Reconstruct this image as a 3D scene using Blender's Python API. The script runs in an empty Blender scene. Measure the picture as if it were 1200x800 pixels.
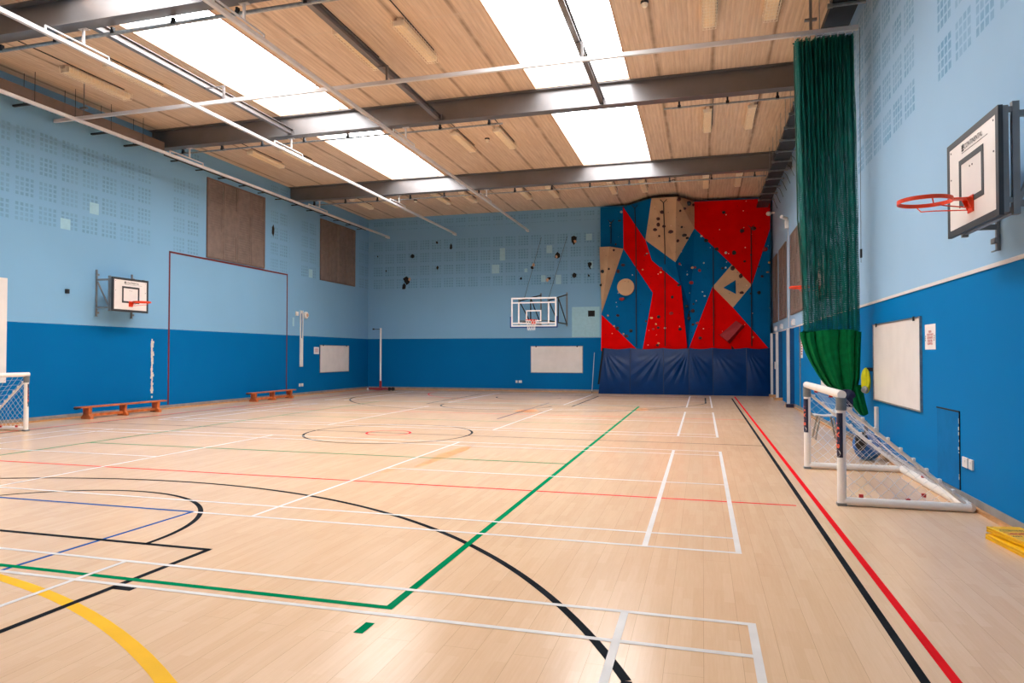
import bpy, bmesh, math, random
from mathutils import Vector, Matrix

PI = math.pi
scene = bpy.context.scene
col = scene.collection
rnd = random.Random(7)

# ------------------------------------------------------------------ room measures (metres)
XL, XR, YB, YF, ZC = -15.5, 2.78, 29.7, -3.66, 8.15
SPLIT = 2.39          # height of the dark blue dado on the walls
XC, YC = -6.43, 13.02  # centre of the courts


# ------------------------------------------------------------------ materials
def lin(c):
    out = []
    for v in c[:3]:
        v = v / 255.0
        out.append(v / 12.92 if v <= 0.04045 else ((v + 0.055) / 1.055) ** 2.4)
    return (out[0], out[1], out[2], 1.0)


class NT:
    """small helper for writing node trees"""
    def __init__(self, mat):
        mat.use_nodes = True
        self.t = mat.node_tree
        self.t.nodes.clear()
        self.out = self.t.nodes.new('ShaderNodeOutputMaterial')

    def n(self, kind, **kw):
        nd = self.t.nodes.new(kind)
        for k, v in kw.items():
            setattr(nd, k, v)
        return nd

    def put(self, sock, v):
        if isinstance(v, bpy.types.NodeSocket):
            self.t.links.new(v, sock)
        else:
            sock.default_value = v

    def m(self, op, a, b=0.0, c=None):
        nd = self.n('ShaderNodeMath', operation=op)
        self.put(nd.inputs[0], a)
        self.put(nd.inputs[1], b)
        if c is not None:
            self.put(nd.inputs[2], c)
        return nd.outputs[0]

    def mix(self, f, a, b, blend='MIX'):
        nd = self.n('ShaderNodeMix', data_type='RGBA', blend_type=blend)
        self.put(nd.inputs[0], f)
        self.put(nd.inputs[6], a)
        self.put(nd.inputs[7], b)
        return nd.outputs[2]

    def noise(self, scale, detail=3.0, vec=None, rough=0.5):
        nd = self.n('ShaderNodeTexNoise')
        nd.inputs['Scale'].default_value = scale
        nd.inputs['Detail'].default_value = detail
        nd.inputs['Roughness'].default_value = rough
        if vec is not None:
            self.t.links.new(vec, nd.inputs['Vector'])
        return nd.outputs[0]

    def ramp(self, f, p0, p1, v0=0.0, v1=1.0):
        nd = self.n('ShaderNodeMapRange')
        self.put(nd.inputs[0], f)
        nd.inputs[1].default_value = p0
        nd.inputs[2].default_value = p1
        nd.inputs[3].default_value = v0
        nd.inputs[4].default_value = v1
        return nd.outputs[0]

    def pos(self):
        return self.n('ShaderNodeNewGeometry').outputs['Position']

    def obj(self):
        return self.n('ShaderNodeTexCoord').outputs['Object']

    def mapped(self, vec, scale):
        nd = self.n('ShaderNodeMapping')
        nd.inputs['Scale'].default_value = scale
        self.t.links.new(vec, nd.inputs['Vector'])
        return nd.outputs[0]

    def bump(self, h, strength, dist):
        nd = self.n('ShaderNodeBump')
        nd.inputs['Strength'].default_value = strength
        nd.inputs['Distance'].default_value = dist
        self.t.links.new(h, nd.inputs['Height'])
        return nd.outputs[0]

    def bsdf(self, base, rough=0.6, metal=0.0, normal=None, spec=0.5, **kw):
        b = self.n('ShaderNodeBsdfPrincipled')
        self.put(b.inputs['Base Color'], base)
        self.put(b.inputs['Roughness'], rough)
        b.inputs['Metallic'].default_value = metal
        b.inputs['Specular IOR Level'].default_value = spec
        if normal is not None:
            self.t.links.new(normal, b.inputs['Normal'])
        for k, v in kw.items():
            self.put(b.inputs[k], v)
        self.t.links.new(b.outputs[0], self.out.inputs[0])
        return b


def pm(name, rgb, rough=0.6, metal=0.0, var=0.08, scale=6.0, bump=0.0, bscale=60.0, spec=0.5, rgb2=None):
    """plain procedural material with a little uneven colour and surface"""
    mt = bpy.data.materials.new(name)
    t = NT(mt)
    c = lin(rgb)
    d = lin(rgb2) if rgb2 else tuple(v * (1 - var * 2.2) for v in c[:3]) + (1,)
    f = t.ramp(t.noise(scale, 4, t.obj()), 0.35, 0.7)
    nm = None
    if bump:
        nm = t.bump(t.noise(bscale, 3, t.obj()), bump, 0.01)
    t.bsdf(t.mix(f, c, d), rough, metal, nm, spec)
    return mt


def ply(name, rgb):
    """painted climbing ply with pale chips round the bolt holes"""
    mt = bpy.data.materials.new(name)
    t = NT(mt)
    p = t.obj()
    f = t.ramp(t.noise(1.6, 4, p), 0.35, 0.7)
    c = t.mix(f, lin(rgb), tuple(v * 0.84 for v in lin(rgb)[:3]) + (1,))
    vo = t.n('ShaderNodeTexVoronoi')
    vo.inputs['Scale'].default_value = 3.1
    t.t.links.new(p, vo.inputs['Vector'])
    sx = t.n('ShaderNodeSeparateColor')
    t.t.links.new(vo.outputs['Color'], sx.inputs[0])
    dot = t.m('MULTIPLY', t.m('LESS_THAN', vo.outputs['Distance'], 0.075), t.m('GREATER_THAN', sx.outputs[0], 0.45))
    c = t.mix(t.m('MULTIPLY', dot, 0.75), c, lin((232, 200, 180)))
    v2 = t.n('ShaderNodeTexVoronoi')
    v2.inputs['Scale'].default_value = 4.7
    t.t.links.new(p, v2.inputs['Vector'])
    dot2 = t.m('LESS_THAN', v2.outputs['Distance'], 0.085)
    c = t.mix(t.m('MULTIPLY', dot2, 0.6), c, lin((24, 24, 30)))
    t.bsdf(c, 0.6, 0.0, t.bump(t.noise(90, 3, p), 0.15, 0.01), 0.04)
    return mt


def floor_mat():
    mt = bpy.data.materials.new('maple_strip_floor')
    t = NT(mt)
    p = t.pos()
    sx = t.n('ShaderNodeSeparateXYZ')
    t.t.links.new(p, sx.inputs[0])
    cb = t.n('ShaderNodeCombineXYZ')          # boards run along world Y
    t.t.links.new(sx.outputs['Y'], cb.inputs['X'])
    t.t.links.new(sx.outputs['X'], cb.inputs['Y'])

    def bricks(w, h, mortar, off):
        b = t.n('ShaderNodeTexBrick')
        b.offset = off
        b.offset_frequency = 2
        b.inputs['Color1'].default_value = (0, 0, 0, 1)
        b.inputs['Color2'].default_value = (1, 1, 1, 1)
        b.inputs['Mortar'].default_value = (0.5, 0.5, 0.5, 1)
        b.inputs['Scale'].default_value = 1.0
        b.inputs['Mortar Size'].default_value = mortar
        b.inputs['Mortar Smooth'].default_value = 0.3
        b.inputs['Bias'].default_value = 0.0
        b.inputs['Brick Width'].default_value = w
        b.inputs['Row Height'].default_value = h
        t.t.links.new(cb.outputs[0], b.inputs['Vector'])
        return b
    fine = bricks(0.62, 0.0667, 0.0006, 0.37)
    coarse = bricks(3.6, 0.2001, 0.0011, 0.43)
    grain = t.noise(4.0, 6, t.mapped(cb.outputs[0], (0.9, 14.0, 1.0)), 0.6)
    blotch = t.noise(0.55, 3, p)
    tone = t.m('ADD', t.m('MULTIPLY', fine.outputs['Color'], 0.32), t.m('MULTIPLY', grain, 0.7))
    base = t.mix(t.ramp(tone, 0.2, 1.0), lin((231, 196, 161)), lin((216, 175, 139)))
    base = t.mix(t.ramp(blotch, 0.3, 0.8, 0.0, 0.25), base, lin((216, 172, 128)))
    spots = t.noise(26.0, 2, p)
    base = t.mix(t.ramp(spots, 0.86, 0.92, 0.0, 0.5), base, lin((190, 134, 88)))
    base = t.mix(t.m('MULTIPLY', coarse.outputs['Fac'], 0.55), base, lin((146, 106, 70)))
    base = t.mix(t.m('MULTIPLY', fine.outputs['Fac'], 0.12), base, lin((170, 130, 90)))
    rough = t.ramp(t.noise(1.4, 4, p), 0.2, 0.8, 0.19, 0.25)
    nm = t.bump(t.noise(900.0, 2, p), 0.03, 0.001)
    t.bsdf(base, rough, 0.0, nm, 0.26)
    return mt


def wall_mat(name, axis, bands, z0, zmax, up, low, hole, split=SPLIT, nogap=False, hs=0.076):
    """painted blockwork: two blues, and groups of small square acoustic slots laid out block by block"""
    mt = bpy.data.materials.new(name)
    t = NT(mt)
    p = t.pos()
    s = t.n('ShaderNodeSeparateXYZ')
    t.t.links.new(p, s.inputs[0])
    U, Z = s.outputs[axis], s.outputs['Z']
    hu = 0.0
    for (u0, u1, ph) in bands:
        a = t.m('FLOORED_MODULO', t.m('SUBTRACT', U, ph), 0.6)
        inner = t.m('MULTIPLY', t.m('LESS_THAN', a, 0.452),
                    t.m('LESS_THAN', t.m('FLOORED_MODULO', a, 0.1247), hs))
        span = t.m('MULTIPLY', t.m('GREATER_THAN', U, u0), t.m('LESS_THAN', U, u1))
        hu = t.m('ADD', t.m('MULTIPLY', inner, span), hu)
    b = t.m('FLOORED_MODULO', t.m('SUBTRACT', Z, z0), 0.6)
    hz = t.m('MULTIPLY', t.m('LESS_THAN', b, 0.43), t.m('LESS_THAN', t.m('FLOORED_MODULO', b, 0.1173), hs))
    hz = t.m('MULTIPLY', hz, t.m('MULTIPLY', t.m('GREATER_THAN', Z, z0), t.m('LESS_THAN', Z, zmax)))
    if not nogap:   # one plain course below the top one
        g = t.m('MULTIPLY', t.m('GREATER_THAN', Z, z0 + 2.35), t.m('LESS_THAN', Z, z0 + 2.79))
        hz = t.m('MULTIPLY', hz, t.m('SUBTRACT', 1.0, g))
    h = t.m('MULTIPLY', hu, hz)
    uneven = t.ramp(t.noise(0.6, 4, p), 0.35, 0.7)
    upper = t.mix(t.m('MULTIPLY', uneven, 0.35), lin(up), lin(tuple(v * 0.95 for v in up)))
    worn = t.ramp(t.noise(2.3, 3, p), 0.42, 0.62, 0.5, 1.0)
    upper = t.mix(t.m('MULTIPLY', h, worn), upper, lin(hole))
    lower = t.mix(t.m('MULTIPLY', uneven, 0.5), lin(low), lin((low[0], low[1] * 0.94, low[2] * 0.95)))
    scuff = t.ramp(t.noise(24.0, 2, p), 0.84, 0.87, 0.0, 0.45)
    lower = t.mix(scuff, lower, lin((110, 170, 200)))
    edge = t.m('ADD', Z, t.m('MULTIPLY', t.noise(9.0, 2, p), 0.012))
    colr = t.mix(t.m('LESS_THAN', edge, split + 0.006), upper, lower)
    fine = t.m('ADD', t.m('MULTIPLY', t.noise(140.0, 3, p), 0.25), t.m('MULTIPLY', h, -1.0))
    t.bsdf(colr, 0.62, 0.0, t.bump(fine, 0.25, 0.012), 0.06)
    return mt


def ceiling_mat():
    mt = bpy.data.materials.new('perforated_tan_roof_liner')
    t = NT(mt)
    p = t.pos()
    s = t.n('ShaderNodeSeparateXYZ')
    t.t.links.new(p, s.inputs[0])
    X, Y = s.outputs['X'], s.outputs['Y']
    rib = t.m('ABSOLUTE', t.m('SUBTRACT', t.m('FLOORED_MODULO', X, 0.1), 0.05))      # 100 mm ribs along Y
    ribm = t.ramp(rib, 0.0, 0.05)
    seam = t.m('ABSOLUTE', t.m('SUBTRACT', t.m('FLOORED_MODULO', t.m('ADD', X, 0.35), 1.19), 0.6))
    seamm = t.ramp(seam, 0.0, 0.075, 1.0, 0.0)
    streak = t.noise(3.0, 5, t.mapped(p, (6.0, 0.35, 1.0)), 0.6)
    blot = t.noise(0.7, 4, p)
    c = t.mix(t.ramp(streak, 0.3, 0.75), lin((234, 212, 188)), lin((204, 176, 150)))
    c = t.mix(t.ramp(blot, 0.4, 0.75, 0.0, 0.4), c, lin((214, 186, 158)))
    c = t.mix(t.m('MULTIPLY', t.ramp(ribm, 0.0, 0.35, 1.0, 0.0), 0.14), c, lin((112, 92, 76)))
    c = t.mix(t.m('MULTIPLY', t.m('MULTIPLY', seamm, t.ramp(t.noise(2.0, 3, p), 0.25, 0.6, 0.35, 1.0)), 0.75), c, lin((112, 84, 62)))
    lap = t.m('ABSOLUTE', t.m('SUBTRACT', t.m('FLOORED_MODULO', t.m('ADD', Y, 2.0), 6.83), 0.5))
    c = t.mix(t.m('MULTIPLY', t.ramp(lap, 0.0, 0.06, 1.0, 0.0), 0.4), c, lin((214, 196, 176)))
    nm = t.bump(t.m('ADD', ribm, t.m('MULTIPLY', t.noise(160, 2, p), 0.15)), 0.35, 0.02)
    t.bsdf(c, 0.75, 0.0, nm, 0.2)
    return mt


def emit_mat(name, rgb, strength):
    mt = bpy.data.materials.new(name)
    t = NT(mt)
    e = t.n('ShaderNodeEmission')
    e.inputs['Color'].default_value = rgb
    f = t.ramp(t.noise(0.4, 2, t.pos()), 0.3, 0.7, strength * 0.97, strength * 1.03)
    t.t.links.new(f, e.inputs['Strength'])
    t.t.links.new(e.outputs[0], t.out.inputs[0])
    return mt


def net_mat():
    """knotted green netting: strands with open holes between"""
    mt = bpy.data.materials.new('green_netting')
    t = NT(mt)
    uv = t.n('ShaderNodeTexCoord').outputs['UV']
    s = t.n('ShaderNodeSeparateXYZ')
    t.t.links.new(uv, s.inputs[0])
    wob = t.noise(1.6, 3, uv)
    u = t.m('ADD', s.outputs[0], t.m('MULTIPLY', wob, 0.06))
    v = t.m('ADD', s.outputs[1], t.m('MULTIPLY', t.noise(2.2, 2, uv), 0.10))
    wid = t.ramp(t.noise(2.6, 3, t.mapped(uv, (1.0, 0.06, 1.0))), 0.3, 0.7, 0.005, 0.018)
    wid = t.m('MULTIPLY', wid, t.ramp(s.outputs[1], 0.0, 4.2, 1.5, 0.55))
    a = t.m('LESS_THAN', t.m('FLOORED_MODULO', u, 0.034), wid)
    b = t.m('LESS_THAN', t.m('FLOORED_MODULO', v, 0.032), 0.009)
    k = t.m('MAXIMUM', a, b)
    bs = t.n('ShaderNodeBsdfPrincipled')
    f = t.ramp(t.noise(3.0, 3, uv), 0.3, 0.7)
    t.put(bs.inputs['Base Color'], t.mix(f, lin((0, 118, 106)), lin((0, 80, 76))))
    bs.inputs['Roughness'].default_value = 0.6
    bs.inputs['Specular IOR Level'].default_value = 0.2
    tr = t.n('ShaderNodeBsdfTransparent')
    mx = t.n('ShaderNodeMixShader')
    t.t.links.new(k, mx.inputs[0])
    t.t.links.new(tr.outputs[0], mx.inputs[1])
    t.t.links.new(bs.outputs[0], mx.inputs[2])
    t.t.links.new(mx.outputs[0], t.out.inputs[0])
    return mt


def glass_mat():
    mt = bpy.data.materials.new('clear_acrylic')
    t = NT(mt)
    g = t.n('ShaderNodeBsdfGlossy')
    g.inputs['Roughness'].default_value = 0.05
    tr = t.n('ShaderNodeBsdfTransparent')
    tr.inputs[0].default_value = (0.93, 0.96, 0.97, 1)
    lw = t.n('ShaderNodeLayerWeight')
    lw.inputs[0].default_value = 0.35
    f = t.ramp(t.m('ADD', lw.outputs['Fresnel'], t.m('MULTIPLY', t.noise(4, 2, t.obj()), 0.02)), 0, 1, 0.02, 0.5)
    mx = t.n('ShaderNodeMixShader')
    t.t.links.new(f, mx.inputs[0])
    t.t.links.new(tr.outputs[0], mx.inputs[1])
    t.t.links.new(g.outputs[0], mx.inputs[2])
    t.t.links.new(mx.outputs[0], t.out.inputs[0])
    return mt


UP, LOW = (131, 181, 218), (0, 108, 171)
UPR = (156, 194, 226)
LOWR = (0, 118, 184)
M = {}
M['floor'] = floor_mat()
M['ceiling'] = ceiling_mat()
M['wall_left'] = wall_mat('wall_paint_left', 'Y', [(-3.6, 16.3, 12.18), (17.1, 18.3, 17.14), (22.0, 23.2, 21.98), (24.0, 25.2, 24.02), (28.65, 29.7, 28.8)], 4.80, 7.99, UP, LOW, (114, 160, 194))
M['wall_back'] = wall_mat('wall_paint_back', 'X', [(-15.2, -4.3, -12.8)], 4.79, 7.99, UP, LOW, (106, 156, 192))
M['wall_right'] = wall_mat('wall_paint_right', 'Y', [(-3.6, 9.4, 8.87), (10.2, 20.5, 10.28)], 4.95, 7.9, UPR, LOWR, (112, 160, 200), 2.5, True, 0.09)
M['wall_front'] = wall_mat('wall_paint_front', 'X', [(-15.2, 2.4, -12.8)], 4.79, 7.99, UP, LOW, (114, 160, 194))
M['white_line'] = pm('white_court_paint', (222, 216, 211), 0.4, spec=0.15, var=0.05, scale=4)
M['green_line'] = pm('green_court_paint', (0, 118, 74), 0.5, spec=0.0, var=0.1, scale=3, rgb2=(20, 128, 86))
M['black_line'] = pm('black_court_paint', (33, 35, 38), 0.5, spec=0.0, var=0.1, scale=3, rgb2=(44, 46, 50))
M['navy_line'] = pm('navy_court_paint', (38, 40, 72), 0.5, spec=0.0, var=0.1, scale=3)
M['red_line'] = pm('red_court_paint', (222, 34, 40), 0.5, spec=0.0, var=0.06, scale=3)
M['blue_line'] = pm('blue_court_paint', (32, 84, 150), 0.5, spec=0.0, var=0.06, scale=3)
M['yellow_line'] = pm('yellow_court_paint', (242, 184, 30), 0.45, spec=0.08, var=0.05, scale=3)
M['steel'] = pm('grey_painted_steel', (126, 122, 122), 0.33, metal=0.45, var=0.06, scale=2, spec=0.6)
M['tie'] = pm('pale_grey_painted_steel', (128, 122, 121), 0.33, metal=0.4, var=0.05, scale=2, spec=0.6)
M['aluminium'] = pm('white_aluminium_track', (224, 222, 222), 0.35, metal=0.25, var=0.04, scale=3)
M['galv'] = pm('galvanised_steel', (168, 172, 174), 0.35, metal=0.7, var=0.15, scale=14)
M['dark_metal'] = pm('dark_metal', (52, 54, 58), 0.5, metal=0.5, var=0.1)
M['grey_metal'] = pm('grey_powder_coat', (128, 134, 140), 0.45, metal=0.2, var=0.06)
M['skylight'] = emit_mat('daylit_diffusing_glazing', (0.97, 0.985, 1.0, 1), 14.0)
M['reveal'] = pm('white_plastered_reveal', (240, 238, 236), 0.7, var=0.02)
M['pale_wood'] = pm('pale_pine_trim', (214, 172, 140), 0.5, var=0.1, scale=8)
M['skirt_grey'] = pm('grey_rubber_skirting', (150, 146, 142), 0.55, var=0.12, scale=5)
M['skirt_wood'] = pm('varnished_wood_bead', (212, 154, 98), 0.4, var=0.14, scale=9)
M['trim_white'] = pm('white_painted_timber', (226, 224, 222), 0.5, var=0.03)
M['cream'] = pm('cream_plastic', (255, 244, 222), 0.5, var=0.04)
M['cream_diff'] = pm('ribbed_cream_diffuser', (255, 236, 202), 0.45, var=0.07, scale=30)
M['brown'] = pm('brown_slatted_panel', (134, 118, 110), 0.6, var=0.1, scale=5)
M['brown_back'] = pm('dark_brown_backing', (74, 62, 58), 0.7, var=0.1)
M['brown_dark'] = pm('brown_panel_frame', (120, 100, 92), 0.6, var=0.1, scale=5)
M['duct'] = pm('brown_painted_duct', (124, 108, 100), 0.55, var=0.08)
M['board_white'] = pm('white_melamine', (240, 235, 232), 0.35, var=0.03, scale=3)
M['border'] = pm('charcoal_border_paint', (52, 56, 62), 0.5, var=0.08)
M['ring'] = pm('orange_powder_coat', (236, 68, 28), 0.4, var=0.06, scale=10)
M['net_white'] = pm('white_cord', (234, 234, 234), 0.7, var=0.03)
M['goal_white'] = pm('white_plastic_tube', (246, 240, 232), 0.35, var=0.03)
M['clamp'] = pm('grey_plastic_joint', (120, 124, 126), 0.5, var=0.08)
M['navy'] = pm('navy_vinyl_sticker', (26, 30, 60), 0.4, var=0.06)
M['orange_print'] = pm('orange_print', (255, 112, 80), 0.5, var=0.04)
M['bench'] = pm('varnished_bench_wood', (212, 112, 54), 0.35, var=0.2, scale=7)
M['rubber'] = pm('black_rubber', (26, 26, 28), 0.7, var=0.1)
M['sign_yellow'] = pm('yellow_plastic', (252, 196, 10), 0.35, var=0.05, scale=8)
M['red_print'] = pm('red_print', (196, 28, 24), 0.5, var=0.04)
M['black_print'] = pm('black_print', (30, 30, 32), 0.5, var=0.04)
M['paper'] = pm('white_paper', (236, 232, 232), 0.7, var=0.02)
M['plastic_white'] = pm('white_plastic', (232, 230, 228), 0.4, var=0.03)
M['chair'] = pm('pale_grey_chair_plastic', (196, 200, 202), 0.45, var=0.05)
M['chair_leg'] = pm('grey_brown_chair_steel', (168, 158, 144), 0.4, metal=0.3, var=0.08)
M['green_cloth'] = pm('dark_green_curtain_cloth', (0, 108, 58), 0.8, var=0.14, scale=10, bump=0.2, bscale=120, spec=0.1)
M['green_net'] = net_mat()
M['cord_green'] = pm('dark_green_cord', (0, 70, 54), 0.7)
M['navy_cloth'] = pm('navy_cloth', (30, 36, 70), 0.85, var=0.14, scale=9, bump=0.2)
M['hivis'] = pm('yellow_hi_vis_cloth', (226, 226, 20), 0.7, var=0.1, scale=9)
M['bag_blue'] = pm('blue_bag_cloth', (20, 96, 168), 0.6, var=0.12, scale=9, bump=0.2)
M['climb_red'] = ply('red_painted_ply', (226, 0, 0))
M['climb_blue'] = ply('blue_painted_ply', (0, 100, 158))
M['climb_tan'] = ply('speckled_tan_ply', (206, 172, 138))
M['void'] = pm('black_void', (20, 20, 22), 0.9, var=0.1)
M['hold_dark'] = pm('dark_maroon_resin', (70, 34, 40), 0.6, var=0.15, scale=30)
M['hold_black'] = pm('black_resin', (30, 36, 42), 0.6, var=0.15, scale=30)
M['hold_red'] = pm('red_resin', (176, 44, 48), 0.6, var=0.1, scale=30)
M['hold_orange'] = pm('pale_orange_resin', (232, 170, 110), 0.6, var=0.1, scale=30)
M['hold_white'] = pm('pale_resin', (214, 206, 198), 0.6, var=0.1, scale=30)
M['rope'] = pm('dark_rope', (38, 34, 36), 0.8, var=0.2, scale=40)
M['mat_vinyl'] = pm('navy_pvc', (0, 50, 106), 0.3, var=0.1, scale=3, spec=0.2)
M['mat_seam'] = pm('navy_pvc_seam', (0, 30, 72), 0.5, var=0.1)
M['patch_blue'] = pm('pale_repair_paint', (160, 208, 226), 0.7, var=0.04, scale=9)
M['patch_grey'] = pm('flaked_plaster', (226, 222, 214), 0.8, var=0.1, scale=30)
M['maroon'] = pm('maroon_painted_line', (112, 24, 34), 0.5, var=0.1)
M['post_red'] = pm('red_painted_steel', (150, 40, 50), 0.45, var=0.1)
M['glass'] = glass_mat()
M['pad_blue'] = pm('blue_foam_pad', (22, 70, 140), 0.6, var=0.06)
M['shaded_blue'] = pm('shaded_boxing_blue', (0, 78, 130), 0.55, var=0.08)  # darker blue puts the shade on the boxed columns into their colour
M['hatch_blue'] = pm('blue_hatch_paint', (0, 112, 176), 0.6, var=0.06, spec=0.06)
M['pier_blue'] = pm('pale_blue_pier_paint', UP, 0.6, var=0.05)
M['low_blue'] = pm('blue_pier_paint', LOW, 0.6, var=0.06)


# ------------------------------------------------------------------ mesh building
ORG = {}


class MB:
    def __init__(self):
        self.v, self.f, self.mi, self.cur = [], [], [], 0
        self.uv = None

    def add(self, vs, fs):
        o = len(self.v)
        self.v += [Vector(p) for p in vs]
        self.f += [[i + o for i in f] for f in fs]
        self.mi += [self.cur] * len(fs)
        return self

    def box(self, x0, x1, y0, y1, z0, z1):
        x0, x1 = min(x0, x1), max(x0, x1)
        y0, y1 = min(y0, y1), max(y0, y1)
        z0, z1 = min(z0, z1), max(z0, z1)
        vs = [(x0, y0, z0), (x1, y0, z0), (x1, y1, z0), (x0, y1, z0), (x0, y0, z1), (x1, y0, z1), (x1, y1, z1), (x0, y1, z1)]
        return self.add(vs, [(0, 3, 2, 1), (4, 5, 6, 7), (0, 1, 5, 4), (1, 2, 6, 5), (2, 3, 7, 6), (3, 0, 4, 7)])

    def tube(self, p0, p1, r, n=10, r1=None):
        return self.path([p0, p1], r, n, r1)

    def path(self, pts, r, n=8, r1=None, closed=False):
        pts = [Vector(p) for p in pts]
        k = len(pts)
        o = len(self.v)
        prev = None
        for i, p in enumerate(pts):
            if closed:
                d = pts[(i + 1) % k] - pts[i - 1]
            else:
                d = pts[min(i + 1, k - 1)] - pts[max(i - 1, 0)]
            d = d.normalized() if d.length > 1e-9 else Vector((0, 0, 1))
            if prev is None:
                a = d.orthogonal().normalized()
            else:
                a = prev - d * prev.dot(d)
                a = a.normalized() if a.length > 1e-6 else d.orthogonal().normalized()
            prev = a
            b = d.cross(a)
            rr = r if r1 is None else r + (r1 - r) * i / max(1, k - 1)
            for j in range(n):
                t = 2 * PI * j / n
                self.v.append(p + (a * math.cos(t) + b * math.sin(t)) * rr)
        rings = k if closed else k - 1
        for i in range(rings):
            i2 = (i + 1) % k
            for j in range(n):
                j2 = (j + 1) % n
                self.f.append([o + i * n + j, o + i * n + j2, o + i2 * n + j2, o + i2 * n + j])
                self.mi.append(self.cur)
        if not closed:
            self.f.append([o + j for j in range(n)][::-1])
            self.f.append([o + (k - 1) * n + j for j in range(n)])
            self.mi += [self.cur] * 2
        return self

    def bar(self, p0, p1, w, h, up=(0, 0, 1)):
        """rectangular bar from p0 to p1, w across and h along up"""
        p0, p1, up = Vector(p0), Vector(p1), Vector(up)
        d = (p1 - p0).normalized()
        s = d.cross(up)
        s = s.normalized() if s.length > 1e-6 else d.orthogonal().normalized()
        u = s.cross(d).normalized()
        vs = []
        for p in (p0, p1):
            for a, b in ((-1, -1), (1, -1), (1, 1), (-1, 1)):
                vs.append(p + s * (a * w / 2) + u * (b * h / 2))
        return self.add(vs, [(3, 2, 1, 0), (4, 5, 6, 7), (0, 1, 5, 4), (1, 2, 6, 5), (2, 3, 7, 6), (3, 0, 4, 7)])

    def prism(self, poly, ext):
        """polygon (3D points) pushed along ext into a solid"""
        n = len(poly)
        e = Vector(ext)
        vs = [Vector(p) for p in poly] + [Vector(p) + e for p in poly]
        fs = [list(range(n)), list(range(2 * n - 1, n - 1, -1))]
        for i in range(n):
            j = (i + 1) % n
            fs.append([i, i + n, j + n, j])
        return self.add(vs, fs)

    def grid(self, nu, nv, fn, uvfn=None):
        o = len(self.v)
        for j in range(nv + 1):
            for i in range(nu + 1):
                self.v.append(Vector(fn(i / nu, j / nv)))
        if uvfn is not None:
            if self.uv is None:
                self.uv = {}
            for j in range(nv + 1):
                for i in range(nu + 1):
                    self.uv[o + j * (nu + 1) + i] = uvfn(i / nu, j / nv)
        for j in range(nv):
            for i in range(nu):
                a = o + j * (nu + 1) + i
                self.f.append([a, a + 1, a + nu + 2, a + nu + 1])
                self.mi.append(self.cur)
        return self

    def ball(self, c, r, sub=1, jit=0.0, rg=None, sc=(1, 1, 1)):
        bm = bmesh.new()
        bmesh.ops.create_icosphere(bm, subdivisions=sub, radius=1)
        bm.verts.ensure_lookup_table()
        vs = []
        for v in bm.verts:
            k = r * (1 + (rg.uniform(-jit, jit) if rg else 0))
            vs.append((c[0] + v.co.x * k * sc[0], c[1] + v.co.y * k * sc[1], c[2] + v.co.z * k * sc[2]))
        fs = [[v.index for v in f.verts] for f in bm.faces]
        bm.free()
        return self.add(vs, fs)

    def lathe(self, c, prof, n=16, axis='Z'):
        """prof: list of (radius, height)"""
        o = len(self.v)
        for (r, h) in prof:
            for j in range(n):
                t = 2 * PI * j / n
                x, y = r * math.cos(t), r * math.sin(t)
                p = {'Z': (x, y, h), 'Y': (x, h, y), 'X': (h, x, y)}[axis]
                self.v.append(Vector((c[0] + p[0], c[1] + p[1], c[2] + p[2])))
        for i in range(len(prof) - 1):
            for j in range(n):
                j2 = (j + 1) % n
                self.f.append([o + i * n + j, o + i * n + j2, o + (i + 1) * n + j2, o + (i + 1) * n + j])
                self.mi.append(self.cur)
        for i in (0, len(prof) - 1):
            if prof[i][0] > 1e-6:
                ring = [o + i * n + j for j in range(n)]
                self.f.append(ring)
                self.mi.append(self.cur)
        return self

    def xf(self, fn):
        self.v = [Vector(fn(p)) for p in self.v]
        return self

    def build(self, name, mats, parent=None, bevel=0.0, smooth=False, label=None, recalc=True):
        me = bpy.data.meshes.new(name)
        org = ORG.get(parent.name, Vector((0, 0, 0))) if parent is not None else Vector((0, 0, 0))
        me.from_pydata([tuple(p - org) for p in self.v], [], self.f)
        if not isinstance(mats, (list, tuple)):
            mats = [mats]
        for m_ in mats:
            me.materials.append(m_)
        if len(mats) > 1:
            for p, k in zip(me.polygons, self.mi):
                p.material_index = k
        if self.uv is not None:
            lay = me.uv_layers.new(name='UVMap')
            for lp in me.loops:
                lay.data[lp.index].uv = self.uv.get(lp.vertex_index, (0, 0))
        if recalc:
            bm = bmesh.new()
            bm.from_mesh(me)
            bmesh.ops.recalc_face_normals(bm, faces=bm.faces)
            bm.to_mesh(me)
            bm.free()
        if smooth:
            for p in me.polygons:
                p.use_smooth = True
            try:
                me.set_sharp_from_angle(angle=math.radians(40))
            except Exception:
                pass
        o = bpy.data.objects.new(name, me)
        col.objects.link(o)
        if parent is not None:
            o.parent = parent
        ORG[o.name] = org
        if bevel:
            b = o.modifiers.new('edge', 'BEVEL')
            b.width = bevel
            b.segments = 2
            b.limit_method = 'ANGLE'
            b.angle_limit = math.radians(35)
        if label:
            o['label'] = label
        return o


def thing(name, label, cat, loc=(0, 0, 0), group=None, rotz=0.0):
    """an Empty at the thing's base; its parts are given in room coordinates (or local ones when rotz is used)"""
    o = bpy.data.objects.new(name, None)
    o.empty_display_size = 0.1
    col.objects.link(o)
    o.location = loc
    o.rotation_euler = (0, 0, rotz)
    ORG[o.name] = Vector((0, 0, 0)) if rotz == 'local' else Vector(loc)
    o['label'] = label
    o['category'] = cat
    o['kind'] = 'thing'
    if group:
        o['group'] = group
    return o


def local_thing(name, label, cat, loc, rotz, group=None):
    o = thing(name, label, cat, loc, group, rotz)
    ORG[o.name] = Vector((0, 0, 0))
    return o


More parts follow.
